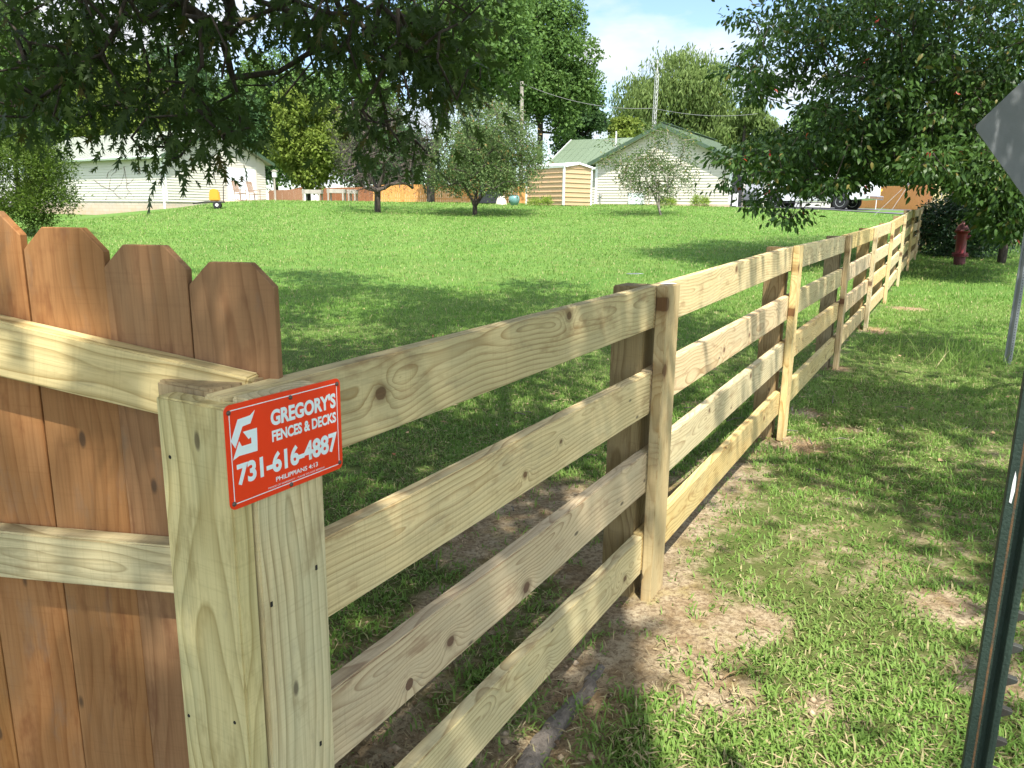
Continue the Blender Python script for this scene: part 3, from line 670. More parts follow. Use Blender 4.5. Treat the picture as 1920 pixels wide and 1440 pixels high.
# overhead canopy: where it throws shade on the ground
LIGHT = [(1300, 1210, .42), (1400, 1290, .40), (1255, 1370, .30), (1210, 1120, .25), (1400, 1100, .22), (1470, 945, .36), (1600, 985, .28), (1560, 810, .30), (1510, 640, .26), (1760, 690, .5), (1860, 640, .5), (1850, 1290, .3), (1760, 1350, .25), (1700, 1225, .2), (1900, 1150, .2),
         (1560, 1400, .3), (1340, 1425, .28), (1180, 1420, .22), (1680, 1400, .3), (1480, 1330, .25), (1450, 1180, .16), (1640, 1120, .16), (625, 628, .55), (660, 735, .25), (860, 760, .22), (1010, 735, .22), (940, 650, .3), (1340, 590, .35), (1395, 660, .3), (1100, 690, .3), (700, 570, .3), (1050, 585, .35), (1680, 820, .25), (1300, 700, .2), (1820, 880, .25)]
LIGHTC = [(ground(a, b), r) for a, b, r in LIGHT]
cand = []
while len(cand) < 930:
    x, y = rng.uniform(-7.5, 10), rng.uniform(-1.0, 14)
    yb = np.interp(x, [-7.5, -4.5, .2, 1.6, 3, 5, 10], [14.2, 13.6, 13.5, 10.6, 9.6, 9.0, 8.6])
    if y > yb+.25*math.sin(3*x): continue
    if float(fnoise(x, y, .9)) > .62: continue
    g_ = float(G(x, y)); h = rng.uniform(3.6, 9.5); hh = h/math.tan(EL)
    if any((x-c[0])**2+(y-c[1])**2 < (r*.9+.20)**2 for c, r in LIGHTC): continue
    p = np.array([x+SUN[0]*hh, y+SUN[1]*hh, g_+h])
    px, py, z = project(p)
    if z > .1 and -250 < px < 2150 and py > -260: continue
    cand.append(p)
for a, b, r in [(1350, 1020, .3), (1480, 1040, .35), (1640, 1050, .35), (1790, 1060, .35), (1430, 875, .2), (1720, 880, .25), (1850, 980, .25), (1640, 760, .4), (1800, 770, .4), (1000, 1250, .35)]:
    q = ground(a, b)
    for _ in range(5):
        x, y = q[0]+rng.normal()*r*.8, q[1]+rng.normal()*r*.8
        if any((x-c[0])**2+(y-c[1])**2 < (w__*.85+.25)**2 for c, w__ in LIGHTC): continue
        h = rng.uniform(4.2, 9); hh = h/math.tan(EL); p = np.array([x+SUN[0]*hh, y+SUN[1]*hh, float(G(x, y))+h]); px, py, z = project(p)
        if not (z > .1 and -250 < px < 2150 and py > -260): cand.append(p)
cand = np.array(cand)
allt = np.concatenate([tips, cand]); sk.grow(allt, .3, .22)
V, T = sk.mesh(.0044, .50, .34, 6); np_mesh('trunk_and_limbs', V, T, OAKBARK, oak, True)
V1, T1 = spray_leaves(tips, 13, (.19, .19, .15), .13, .85, 'oak', .62, flat=.35)
V2, T2 = spray_leaves(cand, 92, (.46, .46, .26), .17, .35, 'oak', .95, flat=.8)
np_mesh('crown', np.concatenate([V1, V2]), np.concatenate([T1, T2+len(V1)]), LEAF_OAK, oak)
for pts, rr in (([(1215, 1172), (1140, 1235), (1095, 1300), (1050, 1350), (1012, 1400), (985, 1450), (975, 1520)], [.008, .018, .024, .029, .033, .035, .035]),
                ([(1735, 1236), (1768, 1262), (1805, 1292), (1850, 1316), (1905, 1345), (1960, 1372)], [.008, .018, .022, .028, .032, .036])):
    P = [onfloor(ground(*q))-np.array([0, 0, r*.5]) for q, r in zip(pts, rr)]
    P2 = []; r2 = []
    for i in range(len(P)-1):
        for t in np.linspace(0, 1, 6, endpoint=False): P2.append(P[i]*(1-t)+P[i+1]*t+rng.normal(size=3)*np.array([.004, .004, .0015])); r2.append((rr[i]*(1-t)+rr[i+1]*t)*rng.uniform(.95, 1.05))
    MB().tube(P2, r2, 9).build('root', ROOTM, oak, smooth=True)

# ------------------------------------------------------------------ the gum tree at the right
gb = onfloor((10.9, 17.4))
gum = thing('gum_tree', gb, 'low spreading glossy leaf tree with a few red leaves overhanging the fence and hydrant', 'tree')
sk = Skeleton([gb+np.array(q) for q in [(0, 0, -.2), (.02, 0, .5), (0, 0, 1.3), (.03, .02, 2.3), (.0, .05, 3.4), (-.05, 0, 4.6), (0, 0, 5.8), (.05, 0, 7)]], .004)
tips = px_cloud([(1450, 60, 80, 60, 14), (1400, 130, 45, 35, 8), (1470, 115, 70, 45, 14), (1430, 165, 50, 25, 7), (1560, 25, 110, 50, 30), (1640, 70, 130, 90, 55), (1800, 60, 150, 110, 70), (1610, 180, 95, 60, 34), (1720, 170, 140, 80, 55), (1860, 200, 90, 100, 40), (1560, 235, 110, 40, 24),
                 (1530, 268, 130, 26, 32), (1430, 290, 75, 20, 14), (1372, 300, 30, 8, 3), (1470, 322, 70, 24, 17), (1560, 302, 100, 26, 24), (1650, 270, 110, 50, 40), (1760, 260, 120, 70, 50), (1480, 360, 50, 20, 6), (1484, 400, 8, 18, 3), (1422, 378, 14, 14, 3), (1530, 348, 55, 14, 12), (1590, 340, 34, 12, 8), (1366, 345, 18, 6, 2), (1690, 302, 60, 20, 10)], 14.6, 19.5)
tips2 = px_cloud([(1790, 312, 85, 30, 26), (1880, 350, 55, 34, 34), (1760, 315, 60, 30, 12), (1890, 405, 40, 22, 14), (1730, 340, 16, 10, 2), (1840, 300, 80, 60, 24), (1892, 402, 22, 18, 12), (1905, 430, 25, 14, 10)], 13.2, 15.4)
bulk = gb+np.array([0, 0, 5.6])+sph(330)*(rng.uniform(.35, 1, (330, 1))**.4)*np.array([5.2, 4.6, 3.6])
hi = np.array([6.6, 13.6, 9.2])+sph(130)*(rng.uniform(.1, 1, (130, 1))**.4)*np.array([2.7, 2.8, 1.6])  # unseen upper leaf mass added above the frame to shade the left side
bqx, bqy, bqz = project(bulk); bulk = np.concatenate([bulk[(bulk[:, 2] > gb[2]+1.9) & ((bqx > 1660) | (bqy < -90))], hi])
allt = np.concatenate([tips, tips2, bulk]); sk.grow(allt, .4, .2)
V, T = sk.mesh(.0062, .46, .16, 5); np_mesh('trunk_and_limbs', V, T, OAKBARK, gum, True)
V, T = spray_leaves(np.concatenate([tips, tips2]), 64, (.36, .36, .13), .135, .75, 'ellip', .46, flat=.5)
V2, T2 = spray_leaves(bulk, 120, (.52, .52, .38), .12, .45, 'ellip', .5, flat=.6)
np_mesh('crown', np.concatenate([V, V2]), np.concatenate([T, T2+len(V)]), LEAF_GUM, gum)
allt = np.concatenate([tips, tips2]); rt = allt[rng.integers(0, len(allt), 95)]+rng.normal(size=(95, 3))*.2-np.array([0, .25, 0])
V, T = spray_leaves(rt, 2, (.05, .05, .05), .10, .5, 'ellip', .42); tag(np_mesh('red_leaves', V, T, LEAF_RED, gum), 'scattered bright red leaves')

# ------------------------------------------------------------------ shrub behind the hydrant, juniper at the left, apple tree, sapling, dark twiggy tree
def bush(name, label, cat, c, rad, ntip, per, ln, mat, barkm, wr=.5, kind='ellip', droop=.1, zoff=.6, sprad=.2, flat=.4):
    b = onfloor(c); t = thing(name, b, label, cat)
    tip = b+np.array([0, 0, rad[2]*zoff])+sph(ntip)*(rng.uniform(.15, 1, (ntip, 1))**.35)*np.array(rad)
    tip = tip[tip[:, 2] > b[2]+.08]
    sk = Skeleton([b+np.array([0, 0, -.1]), b+np.array([.0, .02, .18])], .003); sk.grow(tip, .2, .2)
    V, T = sk.mesh(.005, .45, .06, 4); np_mesh('stem', V, T, barkm, t)
    V, T = spray_leaves(tip, per, (sprad,)*3, ln, droop, kind, wr, flat=flat); np_mesh('foliage', V, T, mat, t)
    return t
bush('evergreen_shrub', 'dark glossy evergreen shrub growing behind the fire hydrant', 'shrub', (10.9, 18.9), (1.1, .95, .75), 300, 60, .08, LEAF_SHRUB, GREYBARK, .45, zoff=.95)
jb = at(25, 430, 21)
bush('juniper', 'yellow green juniper with feathery foliage behind the tallest pickets at the far left', 'shrub', (jb[0]-.35, 21), (2.0, 1.5, 1.45), 190, 330, .085, LEAF_JUN, OAKBARK, .34, 'rhomb', -.15, 1.12, .30, .2)

LEAF_APPLE = leafmat('apple_leaf', (.065, .115, .035), (.13, .18, .062), (.24, .15, .05), .28, .5, .22, .05)
LEAF_SAP = leafmat('sapling_leaf', (.055, .10, .028), (.10, .15, .042), (.26, .21, .05), .22, .5, .2, .06)
LEAF_DARK = leafmat('grey_purple_leaf', (.045, .037, .034), (.08, .068, .06), (.08, .12, .04), .2, .6, .2, .25)
def small_tree(name, label, cat, base, stems, tips, per, sprad, ln, wr, mat, barkm, rs, rmax, droop=.1, flat=.3, kind='ellip'):
    t = thing(name, base, label, cat)
    sk = Skeleton([base+np.array(q) for q in stems[0]], .006)
    for a, s in stems[1:]: sk.chain(a, [base+np.array(q) for q in s])
    sk.grow(tips, .3, .22)
    V, T = sk.mesh(rs, .46, rmax, 5); np_mesh('trunk', V, T, barkm, t)
    V, T = spray_leaves(tips, per, (sprad,)*3, ln, droop, kind, wr, flat=flat); np_mesh('crown', V, T, mat, t)
    return t
ab = onfloor(ground(890, 403)); ay = ab[1]
tip = px_cloud([(905, 300, 105, 66, 160), (915, 245, 80, 48, 85), (950, 235, 55, 30, 20), (850, 310, 55, 40, 34), (980, 300, 40, 40, 30), (830, 335, 30, 25, 12), (1000, 270, 12, 30, 5), (960, 340, 50, 20, 22), (905, 205, 48, 24, 22), (880, 340, 60, 18, 14)], ay-2.2, ay+2.2)
small_tree('apple_tree', 'round grey green apple tree with several stems standing in the middle of the far lawn', 'tree', ab, [[(0, 0, -.1), (.0, 0, .35)], (1, [(-.15, 0, .7), (-.45, .1, 1.2)]), (1, [(.05, .1, .8), (.1, .2, 1.5)]), (1, [(.3, 0, .8), (.65, -.1, 1.4)])], tip, 62, .30, .115, .45, LEAF_APPLE, OAKBARK, .011, .11)
sb = onfloor(ground(1240, 404)); sy = sb[1]
tip = px_cloud([(1215, 320, 55, 40, 50), (1180, 330, 35, 30, 18), (1250, 335, 45, 35, 26), (1225, 285, 65, 30, 22), (1280, 300, 25, 25, 8), (1150, 300, 25, 25, 7), (1230, 250, 60, 16, 9), (1290, 262, 16, 12, 4), (1215, 360, 30, 14, 8), (1240, 375, 12, 8, 3), (1300, 340, 14, 20, 3), (1140, 270, 14, 14, 2)], sy-1.6, sy+1.6)
small_tree('young_tree', 'thin leaning young tree with sparse leaves in front of the cream house wall', 'tree', sb, [[(0, 0, -.1), (-.12, 0, .3), (-.25, 0, .62)], (2, [(-.4, .1, 1.0), (-.75, .1, 1.5), (-1.0, 0, 2.2)]), (1, [(-.15, .05, .9), (-.2, .1, 1.5), (-.1, .1, 2.4)]), (2, [(-.3, -.1, 1.3), (-.5, 0, 2.4), (-.45, 0, 3.4)])], tip, 58, .25, .10, .45, LEAF_SAP, simple('pale_bark', (.34, .30, .25), .85, c2=(.16, .13, .1), scale=8), .007, .07)
db = onfloor(ground(708, 399)); dy_ = db[1]
tip = px_cloud([(720, 265, 95, 65, 110), (690, 310, 60, 40, 40), (770, 300, 55, 45, 40), (650, 250, 40, 50, 24), (730, 215, 55, 25, 22), (800, 270, 22, 40, 12), (700, 340, 60, 22, 18), (740, 350, 60, 12, 8)], dy_-2.2, dy_+2.4)
small_tree('twiggy_tree', 'grey purple twiggy tree with a short dark trunk left of the apple tree', 'tree', db, [[(0, 0, -.1), (0, 0, .4), (.02, 0, 1.0)], (2, [(-.3, .1, 1.6)]), (2, [(.35, -.1, 1.7)])], tip, 46, .34, .10, .22, LEAF_DARK, bark('dark_bark', (.10, .08, .065), (.03, .024, .02)), .017, .2, droop=-.1, flat=.1, kind='rhomb')

# ------------------------------------------------------------------ far trees
FOL = {}
def folmat(key, c1, c2, tc): FOL[key] = leafmat('foliage_'+key, c1, c2, None, .3, .6, .2, tc=tc)
folmat('yellow_green', (.10, .15, .022), (.17, .22, .035), (.26, .34, .06))
folmat('mid_green', (.05, .105, .022), (.10, .175, .04), (.18, .29, .055))
folmat('deep_green', (.032, .075, .026), (.06, .115, .036), (.11, .19, .05))
folmat('olive', (.085, .135, .034), (.14, .195, .05), (.22, .30, .08))
def far_tree(name, label, px, y, top, half, fol, z_low=.28, n_leaf=26000, size=.30, trunk_r=.25, lumps=34, willow=False, gap=0.0, depth=None, seed=0, trunk_px=None):
    r0 = np.random.default_rng(seed+11)
    bx = at(px, 400, y)[0]; b = onfloor((bx, y)); ztop = at(px, top, y)[2]; R = half/FPX*y; H = ztop-b[2]
    if trunk_px is not None: b = onfloor((at(trunk_px, 400, y)[0], y))
    t = thing(name, b, label, 'tree', None)
    zc = b[2]+H*(1+z_low)/2; rz = H*(1-z_low)/2; Ry = depth or R*.85
    d = unit(r0.normal(size=(lumps, 3))); rr = r0.uniform(.12, 1, (lumps, 1))**.42
    Lc = np.array([bx, y, zc])+d*rr*np.array([R, Ry, rz])*.76
    Lr = r0.uniform(.19, .40, lumps)*min(R, rz*1.1)
    sk = Skeleton([b+np.array([0, 0, -.3]), b+np.array([0, 0, H*.12]), b+np.array([(bx-b[0])*.3, 0, H*.3]), b+np.array([(bx-b[0])*.8, .1, H*.5]), b+np.array([(bx-b[0]), 0, H*.72])], .02)
    sk.grow(Lc, .9, .2); V, T = sk.mesh(trunk_r/lumps**.5*1.0, .5, trunk_r, 6); np_mesh('trunk', V, T, OAKBARK, t)
    w_ = Lr**2/np.sum(Lr**2); k = r0.choice(lumps, n_leaf, p=w_)
    dd_ = unit(r0.normal(size=(n_leaf, 3))+np.array([0, 0, .25])); q = r0.uniform(0, 1, (n_leaf, 1))
    rad = np.where(q < .8, r0.uniform(.72, 1.08, (n_leaf, 1)), r0.uniform(.3, 1.3, (n_leaf, 1)))
    ns = np.array([math.sin(3.1*i) for i in range(lumps)])
    C = Lc[k]+dd_*rad*Lr[k][:, None]*(1+.18*np.sin(7*dd_[:, 0:1]+ns[k][:, None]*9)*np.cos(6*dd_[:, 2:3]))
    if willow:
        D = unit(np.array([0, 0, -1.0])+.35*r0.normal(size=(n_leaf, 3))); N = unit(dd_+.5*r0.normal(size=(n_leaf, 3))); l = size*r0.uniform(.8, 1.8, n_leaf); wd = l*.28
    else:
        D = unit(dd_*.5+r0.normal(size=(n_leaf, 3))*.8+np.array([0, 0, -.2])); N = unit(dd_*.7+r0.normal(size=(n_leaf, 3))*.6+np.array([0, 0, .4])); l = size*r0.uniform(.6, 1.3, n_leaf); wd = l*.62
    V, T = leaves(C, D, N, l, wd, 'rhomb'); np_mesh('crown', V, T, FOL[fol], t)
    return t
far_tree('broadleaf_tree', 'large dark green tree with a thick black trunk behind the twiggy tree', 870, 47, -120, 150, 'mid_green', .30, 30000, .26, .36, 40, seed=1, trunk_px=808)
far_tree('broadleaf_tree', 'tall loose green tree rising out of the frame beside the open sky', 1010, 58, -90, 105, 'mid_green', .12, 42000, .25, .3, 46, seed=2)
far_tree('broadleaf_tree', 'dark lower tree between the lamp pole and the house roof', 1085, 66, 130, 62, 'deep_green', .05, 20000, .28, .25, 30, seed=3)
far_tree('willow_tree', 'rounded drooping olive green tree behind the house and antenna mast', 1258, 78, 82, 128, 'olive', .02, 46000, .34, .3, 60, True, seed=4)
far_tree('willow_tree', 'lower drooping olive tree right of the house roof behind the wide willow', 1385, 72, 165, 62, 'olive', .02, 20000, .32, .3, 26, True, seed=5)
far_tree('broadleaf_tree', 'small yellow green tree left of the house behind the metal roof', 1165, 70, 195, 45, 'yellow_green', .02, 12000, .3, .2, 20, seed=6)
far_tree('broadleaf_tree', 'distant rounded green tree low in the sky gap left of the glossy tree', 1500, 95, 180, 60, 'mid_green', .0, 16000, .4, .2, 22, seed=7)
far_tree('broadleaf_tree', 'tall green tree behind the far left end of the garage', 40, 62, -60, 130, 'mid_green', .08, 30000, .32, .3, 36, seed=8)
far_tree('broadleaf_tree', 'bright yellow green tree just behind the garage roof', 250, 66, 70, 120, 'yellow_green', .1, 28000, .32, .3, 34, seed=9)
far_tree('broadleaf_tree', 'tall shadowy green tree rising behind the bright yellow green one', 330, 80, 25, 120, 'deep_green', .08, 28000, .36, .3, 34, seed=10)
far_tree('broadleaf_tree', 'tall green tree in the middle of the woods right of the garage roof', 520, 78, 75, 110, 'mid_green', .05, 28000, .36, .3, 34, seed=11)
far_tree('broadleaf_tree', 'sunny yellow green tree standing right of the garage door wall', 580, 58, 155, 75, 'yellow_green', .06, 26000, .26, .25, 36, seed=12)
far_tree('broadleaf_tree', 'mid green tree filling the gap behind the twiggy tree', 680, 66, 60, 95, 'mid_green', .05, 26000, .3, .28, 34, seed=13)
far_tree('broadleaf_tree', 'dark tree at the back corner behind the garage door end', 470, 68, 150, 60, 'deep_green', .05, 16000, .32, .25, 26, seed=14)
far_tree('broadleaf_tree', 'dark green tree behind the white truck', 1560, 62, 215, 85, 'deep_green', .05, 18000, .32, .25, 26, seed=15)
far_tree('broadleaf_tree', 'dark green tree behind the orange fence past the truck tail', 1700, 56, 200, 85, 'deep_green', .1, 20000, .30, .25, 28, seed=16)
far_tree('broadleaf_tree', 'low green tree behind the orange fence left of the light pole', 905, 62, 225, 70, 'mid_green', .0, 16000, .3, .2, 24, seed=18)
far_tree('broadleaf_tree', 'low deep green tree behind the orange fence left of the black trunk', 755, 63, 240, 70, 'deep_green', .0, 16000, .3, .2, 24, seed=19)
far_tree('broadleaf_tree', 'tall yellow green tree behind the juniper and the garage eave', 150, 76, 0, 110, 'yellow_green', .08, 26000, .34, .3, 34, seed=20)
far_tree('broadleaf_tree', 'tall deep green tree in the woods above the garage gable', 425, 90, 45, 95, 'deep_green', .05, 24000, .38, .3, 30, seed=21)
far_tree('broadleaf_tree', 'green tree at the far right behind the glossy red leafed tree', 1880, 62, 150, 120, 'mid_green', .05, 20000, .34, .25, 28, seed=17)

# ------------------------------------------------------------------ buildings
def lap_wall(mb, A, ex, nrm, Wd, z0, prof, step=.16, bulge=.034):
    """lap siding on the plane through A: prof(z) -> (x0, x1) extent at height z, top given by prof returning None"""
    z = z0
    while True:
        zt = z+step; p0 = prof(z); p1 = prof(zt)
        if p0 is None: break
        if p1 is None or p1[1]-p1[0] < .02: p1 = ((p0[0]+p0[1])/2-.01, (p0[0]+p0[1])/2+.01); last = True
        else: last = False
        def P(x, zz, o): return A+ex*x+UZ*(zz-A[2])+nrm*o
        a, b, c, d = P(p0[0], z, bulge), P(p0[1], z, bulge), P(p1[1], zt, .002), P(p1[0], zt, .002)
        a0, b0 = P(p0[0], z, .0), P(p0[1], z, .0)
        mb.add([a, b, c, d], [(0, 1, 2, 3)]); mb.add([a0, b0, b, a], [(0, 1, 2, 3)])
        if last: break
        z = zt
    return mb
def metal_roof(mb, A, ex, ey, Lx, Ly, th=.05, rib=.30):
    """roof slab from eave corner A along ex (Lx) and up the slope ey (Ly), with raised ribs"""
    n = unit(np.cross(ex, ey)); n = n if n[2] > 0 else -n
    mb.box(A+ex*Lx/2+ey*Ly/2-n*th/2, (Lx, Ly, th), (ex, ey, n))
    k = rib/2
    while k < Lx: mb.box(A+ex*k+ey*Ly/2+n*.012, (.035, Ly-.01, .024), (ex, ey, n)); k += rib
    return n
GREEN_ROOF = simple('green_metal_roof', (.135, .18, .115), .55, .0, c2=(.125, .165, .105), scale=.8, spec=.5)
PALE_ROOF = simple('pale_metal_roof', (.29, .31, .255), .55, 0, c2=(.27, .285, .235), scale=.8, spec=.3)
GREEN_TRIM = simple('green_trim', (.06, .10, .058), .5, var=.15)
SOFFIT = simple('soffit', (.62, .58, .50), .7, var=.05)
DARK = simple('near_black', (.03, .03, .03), .9)
g = NG('concrete_block'); br = g.n('TexBrick'); br.inputs['Scale'].default_value = 1; br.inputs['Brick Width'].default_value = .42; br.inputs['Row Height'].default_value = .2; br.inputs['Mortar Size'].default_value = .012
br.inputs['Color1'].default_value = (.52, .47, .41, 1); br.inputs['Color2'].default_value = (.44, .40, .35, 1); br.inputs['Mortar'].default_value = (.36, .33, .29, 1)
sx = g.n('SeparateXYZ'); cb = g.n('CombineXYZ'); g.l(g.objco(), sx.inputs[0]); g.l(g.math('ADD', sx.outputs[0], g.math('MULTIPLY', sx.outputs[1], .6)), cb.inputs[0]); g.l(sx.outputs[2], cb.inputs[1]); g.l(cb.outputs[0], br.inputs['Vector'])
low = g.ramp(sx.outputs[2], [(0.0, 1.0), (.9, 0.0)])
BLOCK = g.done(g.bsdf(g.mix(g.math('MULTIPLY', g.math('MULTIPLY', low, g.noise(g.objco(), 3, 4)), 1.1, clamp=True), br.outputs[0], (.52, .33, .18)), .9, 0, g.noise(g.objco(), 20, 4), .3, .01))

# house with the green roof
GD = unit(np.array([.87, -.49, 0])); RD = unit(np.array([.49, .87, 0]))            # along the gable wall, along its ridge
PK = np.array([8.45, 46.0, 0]); hwid = 4.05; ez_ = at(1350, 300, 44.0)[2]; pz = at(1228, 238, 46)[2]
hz = 1.75
house = thing('house', (PK[0], PK[1], 2.0), 'cream lap sided house with a green metal roof, gable end towards the lawn', 'house')
mb = MB()
def gab(z):
    if z < ez_: return (-hwid, hwid)
    if z >= pz-.06: return None
    k = hwid*(pz-z)/(pz-ez_); return (-k, k)
lap_wall(mb, PK, GD, -RD, 8, 2.15, gab)
LH = 10.5
def cst(a, b, top): return lambda z: (a, b) if z < top else None
lap_wall(mb, PK+GD*hwid, RD, GD, LH, 2.15, cst(2.9, LH, ez_))
lap_wall(mb, PK-GD*hwid+RD*3.0, -GD, -RD, 5, 2.15, cst(0, 4.6, ez_-.05))
mb.build('siding_wall', SIDING, house)
mb = MB()
mb.box(PK+RD*LH/2+UZ*(ez_+hz)/2-RD*.0, (2*hwid-.04, LH-.06, ez_-hz), (GD, RD, UZ))
mb.build('wall_core', SOFFIT, house)
mb = MB(); mb.box(PK+UZ*1.9-RD*.0, (2*hwid+.02, .08, .5), (GD, RD, UZ)); mb.build('foundation', BLOCK, house)
mb = MB()
for s in (-1, 1): mb.box(PK+GD*s*(hwid-.02)-RD*.012+UZ*(2.15+ez_)/2, (.13, .06, ez_-2.15), (GD, RD, UZ))
mb.build('corner_trim', WHITE, house)
oh = .45; sl_ = math.atan2(pz-ez_, hwid); up = {}
mb = MB(); mt = MB(); 
for s in (-1, 1):
    eyv = -GD*s*math.cos(sl_)+UZ*math.sin(sl_)
    A = PK+GD*s*hwid+UZ*(ez_+.14)-eyv*oh-RD*oh
    Ly = hwid/math.cos(sl_)+oh
    n = metal_roof(mb, A, RD, eyv, LH+2*oh, Ly, .06, .45)
    mt.box(A+eyv*Ly/2-RD*.015-n*.06, (.03, Ly-.01, .20), (RD, eyv, n))
    mt.box(A+RD*(LH/2+oh)-eyv*.012-n*.06, (LH+2*oh, .03, .14), (RD, eyv, n))
    mt.box(A+eyv*Ly/2+RD*.10+n*.03, (.22, Ly-.02, .02), (RD, eyv, n))
rf = mb.build('roof', GREEN_ROOF, house); mt.build('rake_trim', GREEN_TRIM, house)
mb = MB(); mb.box(PK+RD*LH/2+UZ*(pz+.225), (.30, LH+.8, .03), (GD, RD, UZ)); mb.build('ridge_cap', GREEN_TRIM, house)
mb = MB()
for s in (-1, 1):
    eyv = -GD*s*math.cos(sl_)+UZ*math.sin(sl_); A = PK+GD*s*hwid+UZ*(ez_+.14)-eyv*oh-RD*oh; n = unit(np.cross(RD, eyv)); n = n if n[2] > 0 else -n
    mb.box(A+RD*.23+eyv*(hwid/math.cos(sl_)+oh)/2-n*.085, (.42, hwid/math.cos(sl_)+oh-.3, .02), (RD, eyv, n))
mb.build('soffit', SOFFIT, house)
# left wing: ridge square to the gable ridge
WL = 4.6; WC = PK-GD*hwid+RD*3.0; wdp = 3.9; wz = at(1100, 254, 52)[2]
mb = MB(); mb.box(WC-GD*WL/2+RD*wdp+UZ*(ez_+hz)/2, (WL-.04, 2*wdp-.06, ez_-hz-.1), (GD, RD, UZ)); mb.build('wing_core', SOFFIT, house)
mb = MB(); mt = MB(); sw = math.atan2(wz-ez_, wdp)
for s in (-1, 1):
    eyv = RD*(-s)*-1*math.cos(sw)+UZ*math.sin(sw) if s == 1 else -RD*math.cos(sw)+UZ*math.sin(sw)
    A = WC-GD*(WL+.4)+RD*(wdp-s*wdp)+UZ*(ez_+.12)-eyv*.5
    Ly = wdp/math.cos(sw)+.5; n = metal_roof(mb, A, GD, eyv, WL+.4+hwid*.95, Ly, .06, .45)
    if s == 1: mt.box(A+GD*(WL+.2)/2-eyv*.03-n*.05, (WL+.2, .10, .12), (GD, eyv, n))
    mt.box(A-GD*.015+eyv*Ly/2-n*.04, (.03, Ly-.02, .16), (GD, eyv, n))
mb.build('wing_roof', GREEN_ROOF, house); mt.build('wing_gutter', WHITE, house)
vp = at(1155, 262, 50.5); MB().lathe((vp[0], vp[1], vp[2]-.5), [(.05, 0), (.05, .95), (.06, .96), (.06, 1.0)], 10).build('vent_pipe', WHITE, house)
ub_ = PK+GD*-1.35-RD*.22
mb = MB(); mb.box(ub_+UZ*2.42, (.9, .34, .62), (GD, RD, UZ)); o = mb.build('utility_box', simple('pale_grey_paint', (.62, .66, .68), .5, var=.1), house, .02)
mt_ = PK-GD*3.7-RD*.08; MB().lathe(mt_+UZ*2.2, [(.03, 0), (.03, .35), (.08, .36), (.08, .52), (.05, .55)], 12).build('meter', simple('meter_grey', (.35, .34, .32), .6), house)
# porch at the right end: near-black panel painted in for its shaded inside
mb = MB(); mb.box(PK+GD*(hwid-.03)+RD*1.5+UZ*(2.05+ez_)/2, (.06, 2.6, ez_-2.05), (GD, RD, UZ)); mb.build('porch_shade_panel', DARK, house)

# garage at the left
GC = np.array([-20.55, 46.6, 0]); LD = unit(np.array([-.86, .51, 0])); FD = unit(np.array([.51, .86, 0]))
gw = 7.6; gl = 15.0; gez = at(317, 290, 46.6)[2]; gpz = gez+1.72; gz = 1.0; gs = at(317, 378, 46.6)[2]
gar = thing('garage', (GC[0], GC[1], 1.3), 'cream sided outbuilding with a pale metal roof, block foundation and white overhead door', 'garage')
nl = -FD; nf = -LD
fmid = GC+FD*gw/2
def gg(z):
    if z < gez: return (-gw/2, gw/2)
    if z >= gpz-.06: return None
    k = gw/2*(gpz-z)/(gpz-gez); return (-k, k)
mb = MB(); lap_wall(mb, fmid, FD, nf, gw, gs, gg, .16); mb2 = MB(); lap_wall(mb, GC, LD, nl, gl, gs, cst(0, gl, gez), .16); mb.build('siding_wall', SIDING2, gar)
mb = MB(); mb.box(GC+LD*gl/2+FD*gw/2+UZ*(gs+gez)/2, (gl-.04, gw-.04, gez-gs), (LD, FD, UZ)); mb.build('wall_core', SOFFIT, gar)
mb = MB(); mb.box(GC+LD*gl/2+FD*gw/2+UZ*(gs+.4)/2, (gl-.02, gw-.02, gs-.4-.004), (LD, FD, UZ)); mb.build('foundation', BLOCK, gar)
mb = MB(); mt = MB(); sg = math.atan2(gpz-gez, gw/2)
for s in (-1, 1):
    eyv = -FD*s*math.cos(sg)+UZ*math.sin(sg); A = fmid+FD*s*gw/2+UZ*(gez+.12)-eyv*.5-LD*.45
    Ly = gw/2/math.cos(sg)+.5; n = metal_roof(mb, A, LD, eyv, gl+.9, Ly, .06, .45)
    mt.box(A-LD*.015+eyv*Ly/2-n*.05, (.03, Ly-.01, .19), (LD, eyv, n))
    if s == -1: gA, gE, gN = A, eyv, n
mb.build('roof', PALE_ROOF, gar); mt.build('rake_trim', GREEN_TRIM, gar)
mb = MB(); mb.box(gA+LD*(gl+.9)/2-gE*.03-gN*.06, (gl+.9, .12, .13), (LD, gE, gN)); mb.build('gutter', WHITE, gar)
mb = MB(); c = GC+LD*.10+nl*.05; mb.box(c+UZ*(1.25+gez)/2, (.11, .075, gez-1.25), (LD, FD, UZ)); mb.box(GC+nf*.022+FD*.05+UZ*(gs+gez)/2, (.04, .12, gez-gs), (LD, FD, UZ)); mb.build('downspout', WHITE, gar, .008)
def fu(px):                                # along the gable wall, from a pixel column
    d = ray(px, 340); t = (nf@(GC-CAM))/(nf@d); return float((CAM+d*t-GC)@FD)
u0, u1 = fu(425), fu(478); zt = at(450, 313, GC[1]+FD[1]*u0)[2]; zb = at(450, 376, GC[1]+FD[1]*u0)[2]
mb = MB(); mb.box(GC+FD*(u0+u1)/2+nf*.02+UZ*(zt+zb)/2, (.06, u1-u0, zt-zb), (LD, FD, UZ))
for k in range(1, 4): mb.box(GC+FD*(u0+u1)/2+nf*.052+UZ*(zb+(zt-zb)*k/4), (.012, u1-u0-.1, .03), (LD, FD, UZ))
DOOR = simple('white_door', (.80, .84, .88), .45, var=.05); dr = mb.build('overhead_door', DOOR, gar)
mb = MB()
